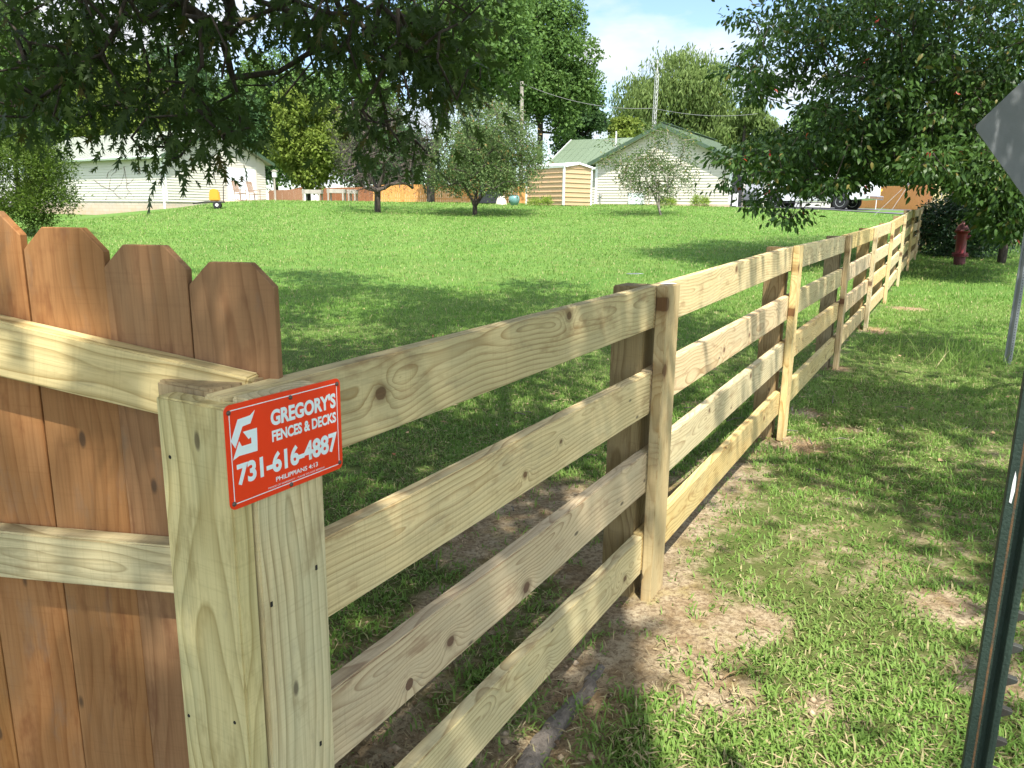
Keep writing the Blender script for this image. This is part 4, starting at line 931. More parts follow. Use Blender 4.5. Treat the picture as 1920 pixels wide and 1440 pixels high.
for uu in (u0-.06, u1+.06): mb.box(GC+FD*uu+nf*.03+UZ*(zt+zb)/2, (.07, .12, zt-zb+.2), (LD, FD, UZ))
mb.box(GC+FD*(u0+u1)/2+nf*.03+UZ*(zt+.06), (.07, u1-u0, .12), (LD, FD, UZ)); mb.build('door_frame', SOFFIT, gar)
# slab in front of the door
c0 = GC+FD*(u0-.5)+nf*.1; V = [c0, c0+FD*7.2, c0+FD*7.2+nf*1.9, c0+nf*1.3]
V = [(q[0], q[1], zb-.02) for q in V]+[(q[0], q[1], zb-.75) for q in V]
tag(np_mesh('concrete_pad', V, np.array([(0, 3, 2, 1), (0, 1, 5, 4), (1, 2, 6, 5), (2, 3, 7, 6), (3, 0, 4, 7)]), CONC), kind='structure')
# bare vine on the wall
vine = thing('bare_vine', GC+LD*2+nl*.04+UZ*1.4, 'bare brown vine stems looping over the pale garage wall', 'vine')
VB = simple('vine_bark', (.16, .11, .09), .9)
def wpt(px, py, off=.035):
    d = ray(px, py); t = (nl@(GC+nl*off-CAM))/(nl@d); return CAM+d*t
for ln in ([(198, 375), (205, 350), (207, 330), (222, 318), (235, 312)], [(176, 337), (190, 348), (212, 357), (226, 345), (233, 325), (232, 312)], [(232, 312), (238, 340), (237, 352), (245, 362), (252, 371)], [(213, 360), (225, 371), (235, 370), (242, 360)], [(296, 348), (300, 338), (312, 330)], [(200, 334), (203, 322), (215, 315)], [(238, 345), (246, 341), (250, 335)]):
    P = [wpt(*q) for q in ln]; P2 = [P[0]]
    for i in range(len(P)-1):
        for t in (.33, .66, 1): P2.append(P[i]*(1-t)+P[i+1]*t+rng.normal(size=3)*.015)
    MB().tube(P2, [.014-.008*i/len(P2) for i in range(len(P2))], 5).build('stem', VB, vine)

# tan metal garden shed
shb = ground(1056, 385); SC = np.array([shb[0], shb[1]-3.0, 0]); SC = np.array([at(1056, 385, 41)[0], 41.0, 0]); sz = at(1056, 384.5, 41)[2]
S1 = unit(np.array([.78, .62, 0])); S2 = unit(np.array([-.62, .78, 0]))        # right face, left face
shed = thing('garden_shed', (SC[0], SC[1], sz), 'small tan metal garden shed with white corners and a low white roof', 'shed')
TAN = simple('tan_ribbed_metal', (.58, .39, .23), .5, 0, c2=(.55, .37, .215), scale=1.2)
w1 = 1.95; w2 = 3.0; sh = at(1057, 311, 41)[2]-sz; pk = .17
def ribbed(mb, A, ex, nrm, prof):
    z = 0; st = .238
    while z < sh+pk:
        seq = [(0, .0), (.175, .0), (.195, .035), (.222, .035), (.238, 0)]
        for (a, oa), (b, ob_) in zip(seq, seq[1:]):
            p0, p1 = prof(z+a), prof(z+b)
            if p0 is None or p1 is None: continue
            mb.add([A+ex*p0[0]+UZ*(z+a)+nrm*oa, A+ex*p0[1]+UZ*(z+a)+nrm*oa, A+ex*p1[1]+UZ*(z+b)+nrm*ob_, A+ex*p1[0]+UZ*(z+b)+nrm*ob_], [(0, 1, 2, 3)])
        z += st
SB_ = SC+UZ*sz
def gsh(z):
    if z < sh: return (0, w1)
    if z > sh+pk-.02: return None
    k = w1/2*(z-sh)/pk; return (k, w1-k)
mb = MB(); ribbed(mb, SB_, S1, -S2, gsh); ribbed(mb, SB_, S2, -S1, lambda z: (0, w2) if z < sh else None)
ribbed(mb, SB_+S2*w2, S1, S2, gsh); ribbed(mb, SB_+S1*w1, S2, S1, lambda z: (0, w2) if z < sh else None); mb.build('ribbed_wall', TAN, shed)
mb = MB()
for c in (SB_, SB_+S1*w1, SB_+S2*w2, SB_+S1*w1+S2*w2): mb.box(c+UZ*sh/2, (.09, .09, sh), (S1, S2, UZ))
mb.build('corner_post', WHITE, shed)
mb = MB()
for s in (0, 1):
    A = SB_-S2*.08+UZ*(sh+.01)+S1*(w1*s)+S1*(.06 if s else -.06); ed = unit(S1*(w1/2)*(1 if s == 0 else -1)+UZ*pk); n = unit(np.cross(ed, S2)); n = n if n[2] > 0 else -n
    mb.box(A+ed*(w1/4+.04)*1.12+S2*(w2/2+.08)+n*.015, ((w1/2+.08)*1.02, w2+.16, .03), (ed, S2, n))
    mb.box(A+ed*(w1/4+.04)*1.12-S2*.012-n*.03, ((w1/2+.08)*1.0, .02, .09), (ed, S2, n))
    mb.box(A+S2*(w2/2+.08)-n*.04-ed*.01, (.02, w2+.16, .10), (ed, S2, n))
mb.build('roof', WHITE, shed)
mb = MB(); mb.box(SB_+S1*w1/2+S2*w2/2-UZ*.06, (w1-.1, w2-.1, .12), (S1, S2, UZ)); mb.build('base_frame', DARK, shed)

# ------------------------------------------------------------------ privacy fences
def priv(name, label, px0, px1, y0, y1, ztop0, ztop1, mat, step=.14):
    A, B = at(px0, 385, y0), at(px1, 385, y1); A, B = onfloor(A), onfloor(B); Ln = float(np.linalg.norm((B-A)[:2])); ex = unit((B-A)*np.array([1, 1, 0])); nr = np.array([ex[1], -ex[0], 0])
    t = thing(name, (A+B)/2, label, 'fence'); n = int(Ln/step)
    za, zb_ = at(px0, ztop0, y0)[2], at(px1, ztop1, y1)[2]
    mb = MB(); r = random.Random(int(px0))
    for i in range(n):
        f = (i+.5)/n; p = A+(B-A)*f; z = float(G(p[0], p[1])); top = za+(zb_-za)*f+r.uniform(-.01, .01)
        mb.box(np.array([p[0], p[1], (z+top)/2-.05])+nr*r.uniform(-.004, .004), (step-.012, .018, top-z+.1), (ex, nr, UZ))
    mb.build('picket_boards', mat, t)
    for h in (.25, .9, 1.5):
        if h > min(za, zb_)-A[2]: continue
        a, b = A+UZ*h-nr*.03, B+UZ*h-nr*.03
        MB().box((a+b)/2, (Ln, .04, .09), (unit(b-a), nr, UZ)).build('rail', mat, t)
    return t, A, B, ex, nr
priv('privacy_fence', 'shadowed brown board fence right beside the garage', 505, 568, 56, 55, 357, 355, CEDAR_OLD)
priv('privacy_fence', 'sunlit orange board fence behind the two big tree trunks and the apple tree', 700, 1000, 55, 52, 347, 343, CEDAR_NEW)
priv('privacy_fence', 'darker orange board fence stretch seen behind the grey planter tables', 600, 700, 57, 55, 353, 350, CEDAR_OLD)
f3, A3, B3, ex3, nr3 = priv('privacy_fence', 'orange board fence behind the tail of the white truck', 1590, 1752, 50, 41, 352, 346, CEDAR_NEW)
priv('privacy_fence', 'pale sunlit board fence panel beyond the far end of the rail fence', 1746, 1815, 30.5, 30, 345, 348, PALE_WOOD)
b = at(1783, 400, 29.6); gp = thing('fence_post', onfloor(b), 'brown leaning post in front of the pale fence panel by the shrub', 'post')
MB().box(onfloor(b)+UZ*.85, (.12, .12, 1.75)).build('post_body', CEDAR_OLD, gp, .004)

# guy wires and marker
WIRE = simple('wire', (.25, .25, .245), .6, .2)
for nm, lb, p0, p1, y0, y1 in (('guy_wire', 'pale guy wire in front of the orange fence, ending nearer the truck tail', (1641, 388), (1760, 290), 37, 38), ('guy_wire', 'pale guy wire in front of the orange fence, ending nearer the rail fence', (1673, 386), (1735, 300), 42, 44)):
    a_, b_ = at(*p0, y0) if nm == 'x' else onfloor(at(*p0, y0)), at(*p1, y1); o = MB().tube([a_, b_], .012, 6).build(nm, WIRE, None); tag(o, lb, 'wire')
if True:
    mb0 = onfloor(at(1642, 388, 42.5)); mk = thing('yellow_marker', mb0, 'yellow pinwheel on a thin white stake beside the orange fence', 'garden ornament')
    MB().tube([mb0-UZ*.1, mb0+UZ*.95], .022, 8).build('stake', WHITE, mk)
    YEL = simple('yellow_paint', (.80, .45, .03), .5, var=.1); mb = MB()
    for k in range(6):
        t = 2*math.pi*k/6+.2; ca, sa_ = math.cos(t), math.sin(t)
        mb.prism([(0, -.03), (.20, -.09), (.27, .0), (.16, .05)], mb0+UZ*1.0+np.array([0, -.03, 0]), np.array([ca, .06, sa_]), np.array([-sa_, .1, ca]), np.array([0, -1, 0]), .012)
    mb.build('pinwheel', YEL, mk)

# ------------------------------------------------------------------ white pickup truck
TR, TF = np.array([at(1574, 393, 40.8)[0], 40.8]), np.array([at(1450, 388, 43.4)[0], 43.4])
fx = unit(np.array([TF[0]-TR[0], TF[1]-TR[1], 0])); wb = float(np.linalg.norm(TF-TR)); ny_ = np.array([fx[1], -fx[0], 0]); ny_ = ny_ if ny_[1] < 0 else -ny_      # towards us
tz = (at(1574, 393.5, 40.8)[2]); T0 = np.array([TR[0], TR[1], tz])-ny_*.0; TWID = 1.95
truck = thing('pickup_truck', T0-ny_*.9, 'white pickup truck parked side on behind the hanging branches', 'truck')
WPAINT = NG('white_car_paint'); WPAINT = WPAINT.done(WPAINT.bsdf((.80, .82, .84), .25, 0, coat=.5))
GLASS = simple('dark_glass', (.02, .025, .03), .08, spec=.8, var=.1); RIM = simple('alloy', (.60, .61, .62), .3, .7, var=.1); CHROME = simple('chrome', (.7, .7, .72), .15, .9)
rw = .41
def arch(cx, r=.50, n=9): return [(cx+r*math.cos(math.pi*(1-k/(n-1))), .40+r*math.sin(math.pi*(1-k/(n-1)))) for k in range(n)]
# side profile, x forward from the rear axle
pr = [(-1.25, .55), (-.55, .50)]+arch(0)[1:-1]+[(.55, .46), (wb-.55, .46)]+arch(wb)[1:-1]+[(wb+.55, .50), (wb+.95, .55), (wb+.98, .95), (wb+.85, 1.10), (wb-.35, 1.22), (1.05, 1.22), (-1.24, 1.27)]
def tpt(x, z, o=0): return T0+fx*x+UZ*z+ny_*o
mb = MB(); mb.prism(pr, T0+ny_*.04, fx, UZ, -ny_, TWID); mb.build('body', WPAINT, truck, .02)
cabp = [(.72, 1.20), (.78, 1.72), (1.0, 1.86), (2.35, 1.86), (2.65, 1.78), (wb-.30, 1.22)]
mb = MB(); mb.prism(cabp, T0-ny_*.08, fx, UZ, -ny_, TWID-.24); mb.build('cab', WPAINT, truck, .03)
mb = MB(); mb.prism([(.98, 1.25), (1.02, 1.74), (1.62, 1.76), (1.62, 1.25)], T0-ny_*.068, fx, UZ, -ny_, .02); mb.prism([(1.72, 1.25), (1.72, 1.76), (2.38, 1.74), (wb-.62, 1.25)], T0-ny_*.068, fx, UZ, -ny_, .02); mb.build('window', GLASS, truck)
for x in (1.66, .92): mb = MB(); mb.box(tpt(x, .85, .043), (.012, .01, .72), (fx, ny_, UZ)); mb.build('door_seam', DARK, truck)
mb = MB(); mb.box(tpt(1.25, 1.02, .055), (.16, .03, .035), (fx, ny_, UZ)); mb.build('door_handle', CHROME, truck)
mb = MB(); mb.box(tpt(-1.23, .98, .03), (.10, .07, .40), (fx, ny_, UZ)); mb.build('tail_light', simple('red_lens', (.35, .01, .015), .2, spec=.7), truck, .01)
mb = MB(); mb.box(tpt(-1.36, .62, -.93), (.20, 1.9, .20), (fx, ny_, UZ)); mb.build('bumper', CHROME, truck, .04)
mb = MB(); mb.box(tpt(wb/2, .36, .03), (wb-1.3, .12, .05), (fx, ny_, UZ)); mb.build('side_step', BLACK, truck, .01)
for cx in (0, wb):
    for o in (-.10, -1.68):
        ax = ny_; c = tpt(cx, rw, o-.1)
        wh = MB().lathe(c, [(.24, 0), (rw-.02, 0), (rw, .05), (rw, .20), (rw-.03, .25), (.26, .25), (.25, .22)], 28, ax).build('wheel', BLACK, truck, smooth=True)
        mb = MB(); mb.lathe(c, [(.255, .16), (.255, .235), (.235, .235), (.22, .19), (.05, .20), (.04, .24)], 20, ax)
        r_ = mb.build('rim', RIM, wh, smooth=True)
        mb = MB()
        for k in range(6): t = 2*math.pi*k/6; q = c+ax*.222+(fx*math.cos(t)+UZ*math.sin(t))*.155; mb.lathe(q-ax*.02, [(.038, 0), (.038, .024)], 8, ax)
        mb.build('rim_hole', BLACK, wh)
# grey car nosing into the porch, mostly behind the branches
cb_ = np.array([at(1400, 388, 46.5)[0], 46.5]); cz = float(G(*cb_)); C0 = np.array([cb_[0], cb_[1], cz]); cf = unit(np.array([.25, .97, 0])); cs = np.array([cf[1], -cf[0], 0])
car = thing('parked_car', C0, 'dark grey car seen from behind beside the house porch, red tail lights showing', 'car')
CGREY = NG('grey_car_paint'); CGREY = CGREY.done(CGREY.bsdf((.16, .17, .19), .3, .2, coat=.5))
pr = [(0, .35), (0, .85), (.12, 1.0), (.5, 1.5), (1.2, 1.62), (2.4, 1.58), (3.1, 1.1), (4.2, .95), (4.35, .4)]
MB().prism(pr, C0-cs*.88, cf, UZ, cs, 1.76).build('body', CGREY, car, .05)
mb = MB(); mb.prism([(-.62, 0), (.62, 0), (.5, .42), (-.5, .42)], C0+cf*.20+UZ*1.05-unit(np.array([0, 0, 1.0]))*0, cs, unit(cf*.38+UZ*.5), -cf, .03); mb.build('rear_window', GLASS, car)
for s in (-1, 1):
    mb = MB(); mb.box(C0+cs*s*.70+cf*-.005+UZ*.82, (.28, .06, .16), (cs, cf, UZ)); mb.build('tail_light', simple('red_lens_2', (.5, .015, .015), .2), car, .01)
    for x in (.8, 3.5): MB().lathe(C0+cs*s*.66+cf*x+UZ*.33, [(.2, 0), (.33, .02), (.33, .2), (.2, .22)], 20, cs*s).build('wheel', BLACK, car, smooth=True)
lb_ = onfloor(at(1376, 386, 44.6)); lp = thing('louvred_panel', lb_, 'small white slatted panel standing at the corner of the house porch', 'panel')
mb = MB()
for k in range(8): mb.box(lb_+UZ*(.10+.085*k), (.30, .06, .07))
mb.build('slats', WHITE, lp, .006); mb = MB()
for s in (-.17, .17): mb.box(lb_+np.array([s, 0, .38]), (.05, .07, .78))
mb.build('frame', WHITE, lp)

# ------------------------------------------------------------------ utility pole, service wire, antenna mast, birdhouse
upb = onfloor(at(977, 385, 54)); zt_ = at(977, 153, 54)
up_ = thing('utility_pole', upb, 'grey wooden light pole standing behind the apple tree', 'pole')
MB().tube([upb-UZ*.3, (zt_[0]+.05, 54, zt_[2])], [.15, .12], 12).build('pole', GREY_WOOD, up_, smooth=True)
tp_ = np.array([zt_[0]+.05, 54, zt_[2]])
MB().tube([tp_-UZ*.35, tp_+np.array([-.35, -.1, -.1]), tp_+np.array([-.75, -.2, -.02])], .025, 8).build('lamp_arm', POLE, up_)
lp_ = at(955, 158, 53.8); LAMPG = simple('lamp_glass', (.62, .63, .64), .2, spec=.7, var=.05)
MB().lathe(lp_-UZ*.28, [(.10, 0), (.17, .06), (.19, .22), (.15, .30), (.07, .36), (.06, .52)], 16).build('lamp_head', LAMPG, up_, smooth=True)
w0 = tp_-UZ*.1; w1_ = at(1225, 203, 52); w2_ = at(1420, 213, 60)
def cat_(a, b, sag, n=18): return [a+(b-a)*t-UZ*sag*4*t*(1-t) for t in np.linspace(0, 1, n)]
tag(MB().tube(cat_(w0, w1_, .5)+cat_(w1_, w2_, .3)[1:], .016, 5).build('service_wire', WIRE), 'thin sagging wire from the light pole past the antenna mast', 'wire')
ay_ = 53; ab_ = at(1228, 250, ay_); ant = thing('antenna_mast', (ab_[0], ay_, float(G(ab_[0], ay_))), 'narrow lattice antenna mast rising behind the house ridge', 'antenna')
zt2 = at(1231, 140, ay_)[2]; zb2 = float(G(ab_[0], ay_)); dirx = unit(at(1232, 140, ay_)-at(1226, 240, ay_)); top = at(1232, 138, ay_); bot = top-dirx*(zt2-zb2)
mb = MB(); leg_off = [np.array([math.cos(t), math.sin(t), 0])*.13 for t in (.3, 2.4, 4.5)]
for o in leg_off: mb.tube([bot+o, top+o, top+UZ*.35], .018, 6)
n = 26
for k in range(n):
    a = bot+(top-bot)*k/n; b = bot+(top-bot)*(k+1)/n
    for i in range(3): mb.tube([a+leg_off[i], b+leg_off[(i+1) % 3]], .008, 4, False)
mb.build('lattice', POLE, ant)
hd = at(1233, 114, ay_); MB().tube([top+UZ*.3, hd], .02, 6).build('mast_pipe', POLE, ant)
mb = MB(); mb.tube([hd+np.array([-.28, 0, 0]), hd+np.array([.12, 0, .04])], .012, 5)
for s in (-.22, -.08, .06): mb.tube([hd+np.array([s, -.18, 0]), hd+np.array([s, .18, 0])], .008, 4)
mb.box(hd-UZ*.08, (.10, .10, .16)); mb.build('aerial', POLE, ant)
bb = onfloor(at(516, 379, 52)); bh = thing('birdhouse', bb, 'white box birdhouse on a thin wooden post beside the garage', 'birdhouse')
bt = at(515, 330, 52); MB().box((bb+bt)/2*np.array([1, 1, 0])+UZ*(bb[2]+bt[2])/2, (.10, .10, bt[2]-bb[2])).build('post', GREY_WOOD, bh, .004)
mb = MB(); mb.box(bt*np.array([1, 1, 1])+UZ*.1, (.26, .26, .36)); mb.build('box', WHITE, bh, .01)
MB().prism([(-.19, 0), (.19, 0), (0, .12)], bt+UZ*.28-np.array([0, .18, 0]), np.array([1, 0, 0]), UZ, np.array([0, 1, 0]), .36).build('roof', GREY_WOOD, bh)
MB().lathe(bt+UZ*.12+np.array([0, -.129, 0]), [(.035, 0), (.035, .004)], 12, (0, -1, 0)).build('entrance_hole', BLACK, bh)

# ------------------------------------------------------------------ yard things
def planter(px, y, wd, hgt, label):
    b = onfloor(at(px, 380, y)); t = thing('raised_planter', b, label, 'planter', 'grey raised planters by the back fence')
    mb = MB(); mb.box(b+UZ*(hgt-.16), (wd, .6, .03))
    for k in (0, 1):
        mb.box(b+UZ*(hgt-.13+.12*k)+np.array([0, -.3, 0]), (wd, .03, .11)); mb.box(b+UZ*(hgt-.13+.12*k)+np.array([0, .3, 0]), (wd, .03, .11))
        for s in (-1, 1): mb.box(b+UZ*(hgt-.13+.12*k)+np.array([s*wd/2, 0, 0]), (.03, .56, .11))
    mb.build('trough', GREY_WOOD, t, .004)
    for sx_ in (-1, 1):
        for sy_ in (-1, 1): MB().box(b+np.array([sx_*(wd/2-.09), sy_*.345, (hgt+.05)/2]), (.09, .05, hgt+.05)).build('leg', GREY_WOOD, t, .004)
planter(587, 48.5, 1.15, .62, 'grey raised planter standing nearest the brown fence, left one of the three')
planter(632, 47.5, 1.05, .66, 'grey raised planter in the middle of the row under the dark branches')
planter(662, 49, .55, .66, 'narrow grey raised planter closest to the twiggy tree trunk')
CHW = simple('brown_chair_wood', (.36, .24, .17), .7, c2=(.28, .18, .12), scale=6)
def rocker(px, y, label):
    b = np.array([at(px, 378, y)[0], y, zb-.02]); t = thing('rocking_chair', b, label, 'rocking chair', 'rocking chairs outside the garage door')
    fx_ = unit(np.array([.93, -.36, 0])); sd = np.array([fx_[1], -fx_[0], 0])
    def q(f, s, z): return b+fx_*f+sd*s+UZ*z
    for s in (-.24, .24):
        MB().tube([q(-.48, s, .10), q(-.25, s, .035), q(0, s, .02), q(.25, s, .03), q(.42, s, .07)], .022, 6).build('rocker', CHW, t)
        MB().tube([q(.24, s, .03), q(.24, s, .66)], .022, 6).build('leg', CHW, t)
        MB().tube([q(-.20, s, .03), q(-.22, s, .45), q(-.30, s, .80), q(-.40, s, 1.18)], .024, 6).build('leg', CHW, t)
        mb = MB(); mb.box(q(.0, s, .675), (.60, .08, .03), (fx_, sd, UZ)); mb.build('armrest', CHW, t, .005)
    mb = MB(); mb.box(q(.02, 0, .43), (.50, .52, .035), (unit(fx_+UZ*.06), sd, unit(UZ-fx_*.06))); mb.build('seat', CHW, t, .006)
    mb = MB(); bu = unit(q(-.40, 0, 1.18)-q(-.24, 0, .5))
    for k in range(7): mb.box((q(-.24, 0, .5)+q(-.40, 0, 1.15))/2+sd*(-.18+.06*k), (.036, .014, .62), (sd, np.cross(bu, sd), bu))
    mb.box(q(-.40, 0, 1.15), (.50, .03, .14), (sd, np.cross(bu, sd), bu)); mb.build('backrest', CHW, t)
cy_ = GC[1]+FD[1]*u0
rocker(451, cy_-.6, 'brown rocking chair in front of the white door, the left of the two'); rocker(478, cy_+.2, 'brown rocking chair at the right edge of the white door')
kb = onfloor(ground(404, 391.5)); kt = thing('tow_sprayer', kb, 'yellow tank sprayer on a small black two wheeled tow cart beside the garage', 'sprayer')
mb = MB(); kx = unit(np.array([.96, .28, 0])); ky = np.array([-kx[1], kx[0], 0])
mb.box(kb+UZ*.30, (.85, .5, .06), (kx, ky, UZ)); mb.tube([kb+UZ*.30-kx*.4, kb+UZ*.22-kx*.95], .03, 6); mb.build('frame', BLACK, kt)
for s in (-1, 1): MB().lathe(kb+UZ*.17+kx*.1-ky*s*.30, [(.06, 0), (.17, .01), (.17, .11), (.06, .12)], 18, -ky*s).build('wheel', BLACK, kt, smooth=True); MB().lathe(kb+UZ*.17+kx*.1-ky*s*.305, [(.07, 0), (.07, .125)], 14, -ky*s).build('hub', WHITE, kt)
YT = simple('yellow_tank', (.66, .32, .03), .4, var=.08); mb = MB(); mb.prism([(-.24, .34), (.24, .34), (.20, .82), (.10, .88), (-.14, .88), (-.20, .80)], kb-ky*.2, kx, UZ, ky, .4); mb.build('tank', YT, kt, .06, True, 2)
mb = MB(); mb.tube([kb+kx*.36+UZ*.33, kb+kx*.40+UZ*1.0, kb+kx*.62+UZ*1.05], .02, 6); mb.tube([kb-kx*.2+UZ*1.05, kb-kx*.42+UZ*1.62], .015, 5); mb.tube([kb+kx*.1+UZ*1.1, kb+kx*.0+UZ*1.62], .015, 5); mb.build('spray_wand', BLACK, kt)
def pot(px, py_b, y, prof, mat, name, label, cat):
    b = onfloor(at(px, py_b, y)); t = thing(name, b, label, cat); MB().lathe(b, prof, 20).build('pot', mat, t, smooth=True); return t, b
pot(940, 384, 42, [(.30, 0), (.27, .2), (.20, .36), (.14, .46), (.15, .48), (.0, .48)], simple('cream_paint', (.72, .64, .52), .7, var=.1), 'bell_planter', 'cream bell shaped pot standing between the apple tree and the shed', 'pot')
t_, b_ = pot(964, 387, 41.2, [(.17, .0), (.20, .07), (.25, .12), (.29, .30), (.25, .46), (.20, .50), (.22, .53), (.17, .53), (.15, .45)], simple('teal_glaze', (.16, .32, .31), .3, var=.2), 'glazed_pot', 'teal glazed round pot in front of the shed corner', 'pot')
gb_ = onfloor(at(920, 383, 43.5)); gt = thing('covered_grill', gb_, 'dark covered barbecue grill half hidden under the apple tree', 'grill')
COVER = simple('black_cover', (.02, .022, .03), .6, var=.3)
mb = MB(); mb.prism([(-.7, .0), (.7, .0), (.66, .9), (.42, 1.18), (-.40, 1.18), (-.62, .92)], gb_-np.array([0, .3, 0]), (1, 0, 0), UZ, (0, 1, 0), .62); mb.build('cover', COVER, gt, .06, True, 2)
mb = MB(); mb.box(gb_+np.array([.95, 0, .78]), (.5, .5, .04)); mb.build('side_shelf', GREY_WOOD, gt)
for sx_ in (.76, 1.14): MB().box(gb_+np.array([sx_, 0, .38]), (.05, .4, .76)).build('leg', GREY_WOOD, gt)
LEAF_YG = leafmat('lime_leaf', (.16, .24, .03), (.24, .32, .05), None, .3, .5, .3)
for px, y, r, h, lb in ((1012, 40.5, .65, .28, 'low lime green clump growing at the foot of the tan shed'), (1312, 44.2, .55, .42, 'lime green clump at the right end of the house wall'), (1250, 45.2, .5, .25, 'sparse reddish green clump along the middle of the house wall')):
    bush('foundation_plant', lb, 'plant', (at(px, 385, y)[0], y), (r, .35, h), 50, 40, .12, LEAF_YG, GREYBARK, .25, 'rhomb', -.5, .5, .12, .2)

# ------------------------------------------------------------------ grass
LAWN_A = leafmat('lawn_blade', (.096, .208, .032), (.195, .318, .064), (.44, .38, .20), .32, .55, .2, .08, (.25, .46, .09), (.26, .32, .10))
def blades(name, n, ymin, ymax, half, lenr, wid, dens, mat, lean=.55, pw=1.4, clump=1):
    u = rng.uniform(0, 1, n*3); y = (ymin**(1-pw+1)+u*(ymax**(1-pw+1)-ymin**(1-pw+1)))**(1/(2-pw)) if abs(pw-2) > .01 else ymin*(ymax/ymin)**u
    x = rng.uniform(-1, 1, n*3)*half*(y+1.2); m = dens(x, y) > rng.uniform(0, 1, n*3); x, y = x[m][:n], y[m][:n]
    if clump > 1:
        k = len(x)//clump; x, y = np.repeat(x[:k], clump), np.repeat(y[:k], clump); x = x+rng.normal(size=len(x))*.014*(1+y/9); y = y+rng.normal(size=len(y))*.014*(1+y/9)
    n = len(x); z = G(x, y)+.01*fnoise(x, y, 1.1)*smooth01((16-y)/8)-.004+.02*np.sin(x*.9+.4*y)*np.clip(y/15, 0, 1)*smooth01((40-y)/5)
    a = rng.uniform(0, 2*math.pi, n); l = rng.uniform(*lenr, n)*(1+np.clip(y-8, 0, 40)*.016); w_ = wid*rng.uniform(.7, 1.4, n)*(1+np.clip(y-5, 0, 45)*.085)
    d = np.stack([np.cos(a), np.sin(a), 0*a], 1); s_ = np.stack([-np.sin(a), np.cos(a), 0*a], 1); le = rng.uniform(.2, 1.1, n)*lean*2
    b = np.stack([x, y, z], 1); ln = l[:, None]; ww = w_[:, None]
    up = np.array([0, 0, 1.0])[None]
    c1 = np.cos(le*.6)[:, None]; s1 = np.sin(le*.6)[:, None]; c2 = np.cos(le*1.35)[:, None]; s2 = np.sin(le*1.35)[:, None]
    mid = b+(d*s1+up*c1)*ln*.5; tip = mid+(d*s2+up*c2)*ln*.5
    V = np.stack([b-s_*ww*.35, b+s_*ww*.35, mid-s_*ww*.5, mid+s_*ww*.5, tip], 1).reshape(-1, 3)
    T = (np.array([(0, 1, 3), (0, 3, 2), (2, 3, 4)])[None]+(np.arange(n)*5)[:, None, None]).reshape(-1, 3)
    return V, T
def fd_(x, y): return (x-P0[0])*NN[0]+(y-P0[1])*NN[1]
def dnear(x, y):
    s = soil(x, y); return np.clip(1.0-1.35*s, .10, 1)*(.50+.50*smooth01(fnoise(x*2.1, y*2.1)+.6))
def dverge(x, y): return dnear(x, y)*(fd_(x, y) > -.05)
def dfar(x, y): return (np.clip(1-1.3*soil(x, y), 0, 1))*np.where((x > np.interp(y, [32, 36, 44], [23, 19, 11])) & (y > 32), 0, 1)
parts = [blades('a', 350000, .9, 6.5, .95, (.012, .054), .0056, dnear, None, .8, 1.1, 6),
         blades('b', 150000, 5, 12, .80, (.025, .06), .0050, dnear, None, .65, 1.0, 4),
         blades('c', 210000, 9, 46, .72, (.035, .07), .0055, dfar, None, .5, 1.25, 2)]
V = np.concatenate([p[0] for p in parts]); offs = np.cumsum([0]+[len(p[0]) for p in parts[:-1]]); T = np.concatenate([p[1]+o for p, o in zip(parts, offs)])
tag(np_mesh('grass', V, T, LAWN_A), kind='stuff')
# dead thatch lying flat between the blades
n = 95000; y = 1.0+8*rng.uniform(0, 1, n)**1.35; x = rng.uniform(-.9, .9, n)*(y+1.2); k = rng.uniform(size=n) < np.clip(.75-.5*soil(x, y), .1, 1); x, y = x[k], y[k]; n = len(x)
B = np.stack([x, y, G(x, y)+rng.uniform(.002, .022, n)], 1); THATCH = leafmat('dead_thatch', (.24, .185, .10), (.42, .34, .20), (.10, .075, .045), .1, .8, .1, .2)
V, T = leaves(B, unit(rng.normal(size=(n, 3))*np.array([1, 1, .16])), unit(np.array([0, 0, 1.0])+rng.normal(size=(n, 3))*.5), rng.uniform(.018, .06, n), rng.uniform(.0022, .0048, n), 'rhomb'); tag(np_mesh('dead_thatch', V, T, THATCH), kind='stuff')
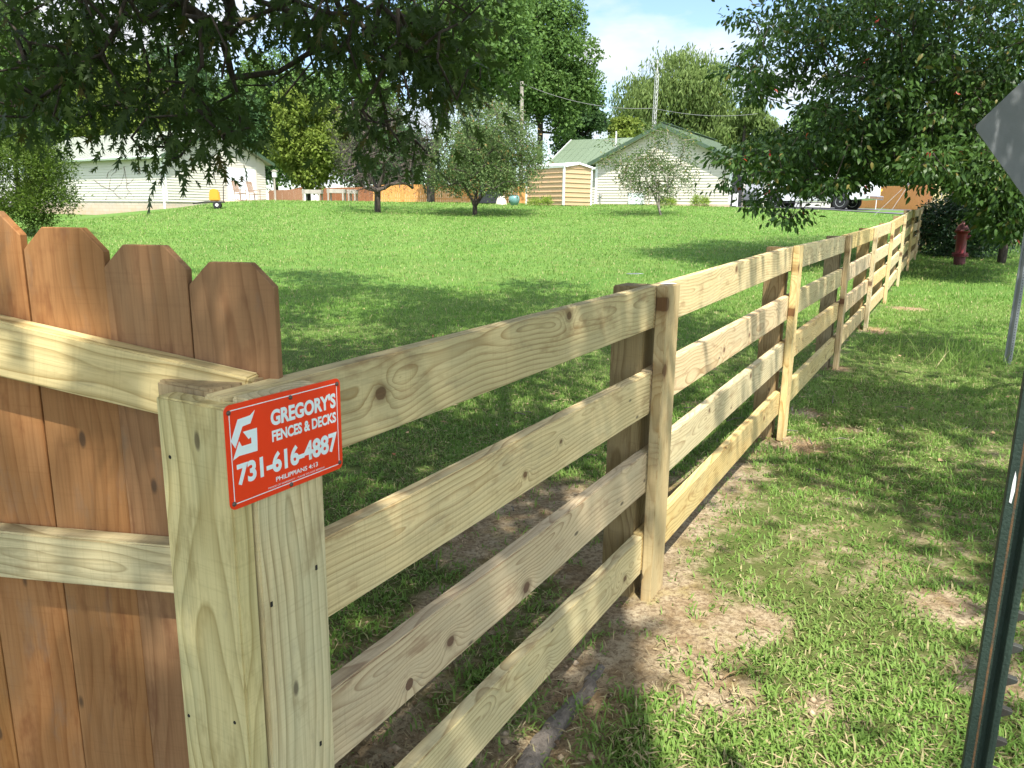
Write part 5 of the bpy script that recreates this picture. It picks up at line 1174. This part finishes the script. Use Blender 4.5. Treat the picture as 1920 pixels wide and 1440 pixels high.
# crumbs of soil and small stones
n = 17000; y = 1.2+7*rng.uniform(0, 1, n)**1.5; x = rng.uniform(-.6, .9, n)*(y+.6); k = rng.uniform(size=n) < np.clip(soil(x, y)*1.2-.1, .03, 1); x, y = x[k], y[k]; n = len(x)
ov = np.array([(1, 0, 0), (-1, 0, 0), (0, 1, 0), (0, -1, 0), (0, 0, .8), (0, 0, -.8)]); of = np.array([(0, 2, 4), (2, 1, 4), (1, 3, 4), (3, 0, 4), (2, 0, 5), (1, 2, 5), (3, 1, 5), (0, 3, 5)])
sz_ = 0.0025+.013*rng.uniform(size=n)**3.5; V = np.stack([x, y, G(x, y)+sz_*.3], 1)[:, None]+ov[None]*(sz_[:, None, None])*rng.uniform(.55, 1.3, (n, 6, 1)); T = (of[None]+(np.arange(n)*6)[:, None, None]).reshape(-1, 3)
CRUMB = leafmat('soil_crumb', (.22, .14, .075), (.45, .36, .25), (.10, .07, .045), 0, .95, .1, .2); tag(np_mesh('soil_crumbs', V.reshape(-1, 3), T, CRUMB), kind='stuff')
# taller weeds round the sign post
wb_ = np.array([4.2, 7.0]); n = 260; x = wb_[0]+rng.normal(size=n)*.35; y = wb_[1]+rng.normal(size=n)*.3; B = np.stack([x, y, G(x, y)], 1)
V, T = leaves(B, unit(rng.normal(size=(n, 3))*.45+np.array([0, 0, 1.0])), sph(n), rng.uniform(.1, .34, n), rng.uniform(.006, .012, n), 'ellip'); tag(np_mesh('tall_grass', V, T, LAWN_A), kind='stuff')
# dry leaves and twigs lying about
LIT = leafmat('dry_leaf', (.30, .17, .08), (.46, .32, .18), (.36, .13, .06), .1, .7, .2, .08); n = 420
x = np.concatenate([rng.uniform(-3, 5, 170), rng.normal(9.2, 1.6, 110), rng.normal(4.5, 1.4, 60), rng.normal(-1.7, 1.6, 80)]); y = np.concatenate([rng.uniform(1.4, 11, 170), rng.normal(16.2, 1.4, 110), rng.normal(18.5, 1.2, 60), rng.normal(34.8, .8, 80)])
B = np.stack([x, y, G(x, y)+.02], 1); V, T = leaves(B, unit(rng.normal(size=(n, 3))*np.array([1, 1, .12])), unit(np.array([0, 0, 1.0])+rng.normal(size=(n, 3))*.35), rng.uniform(.03, .075, n), rng.uniform(.012, .035, n), 'ellip')
tag(np_mesh('dry_leaf_litter', V, T, LIT), kind='stuff')
mb = MB()
for k in range(46):
    x, y = rng.uniform(-.4, 3.2), rng.uniform(1.3, 6); a = rng.uniform(0, 6.3); l = rng.uniform(.04, .16); p = np.array([x, y, float(G(x, y))+.012]); d = np.array([math.cos(a), math.sin(a), .05])
    mb.tube([p, p+d*l*.5+np.array([0, 0, .006]), p+d*l+rng.normal(size=3)*.006], [.004, .0035, .002], 5)
tag(mb.build('twig_litter', GREYBARK), kind='stuff')
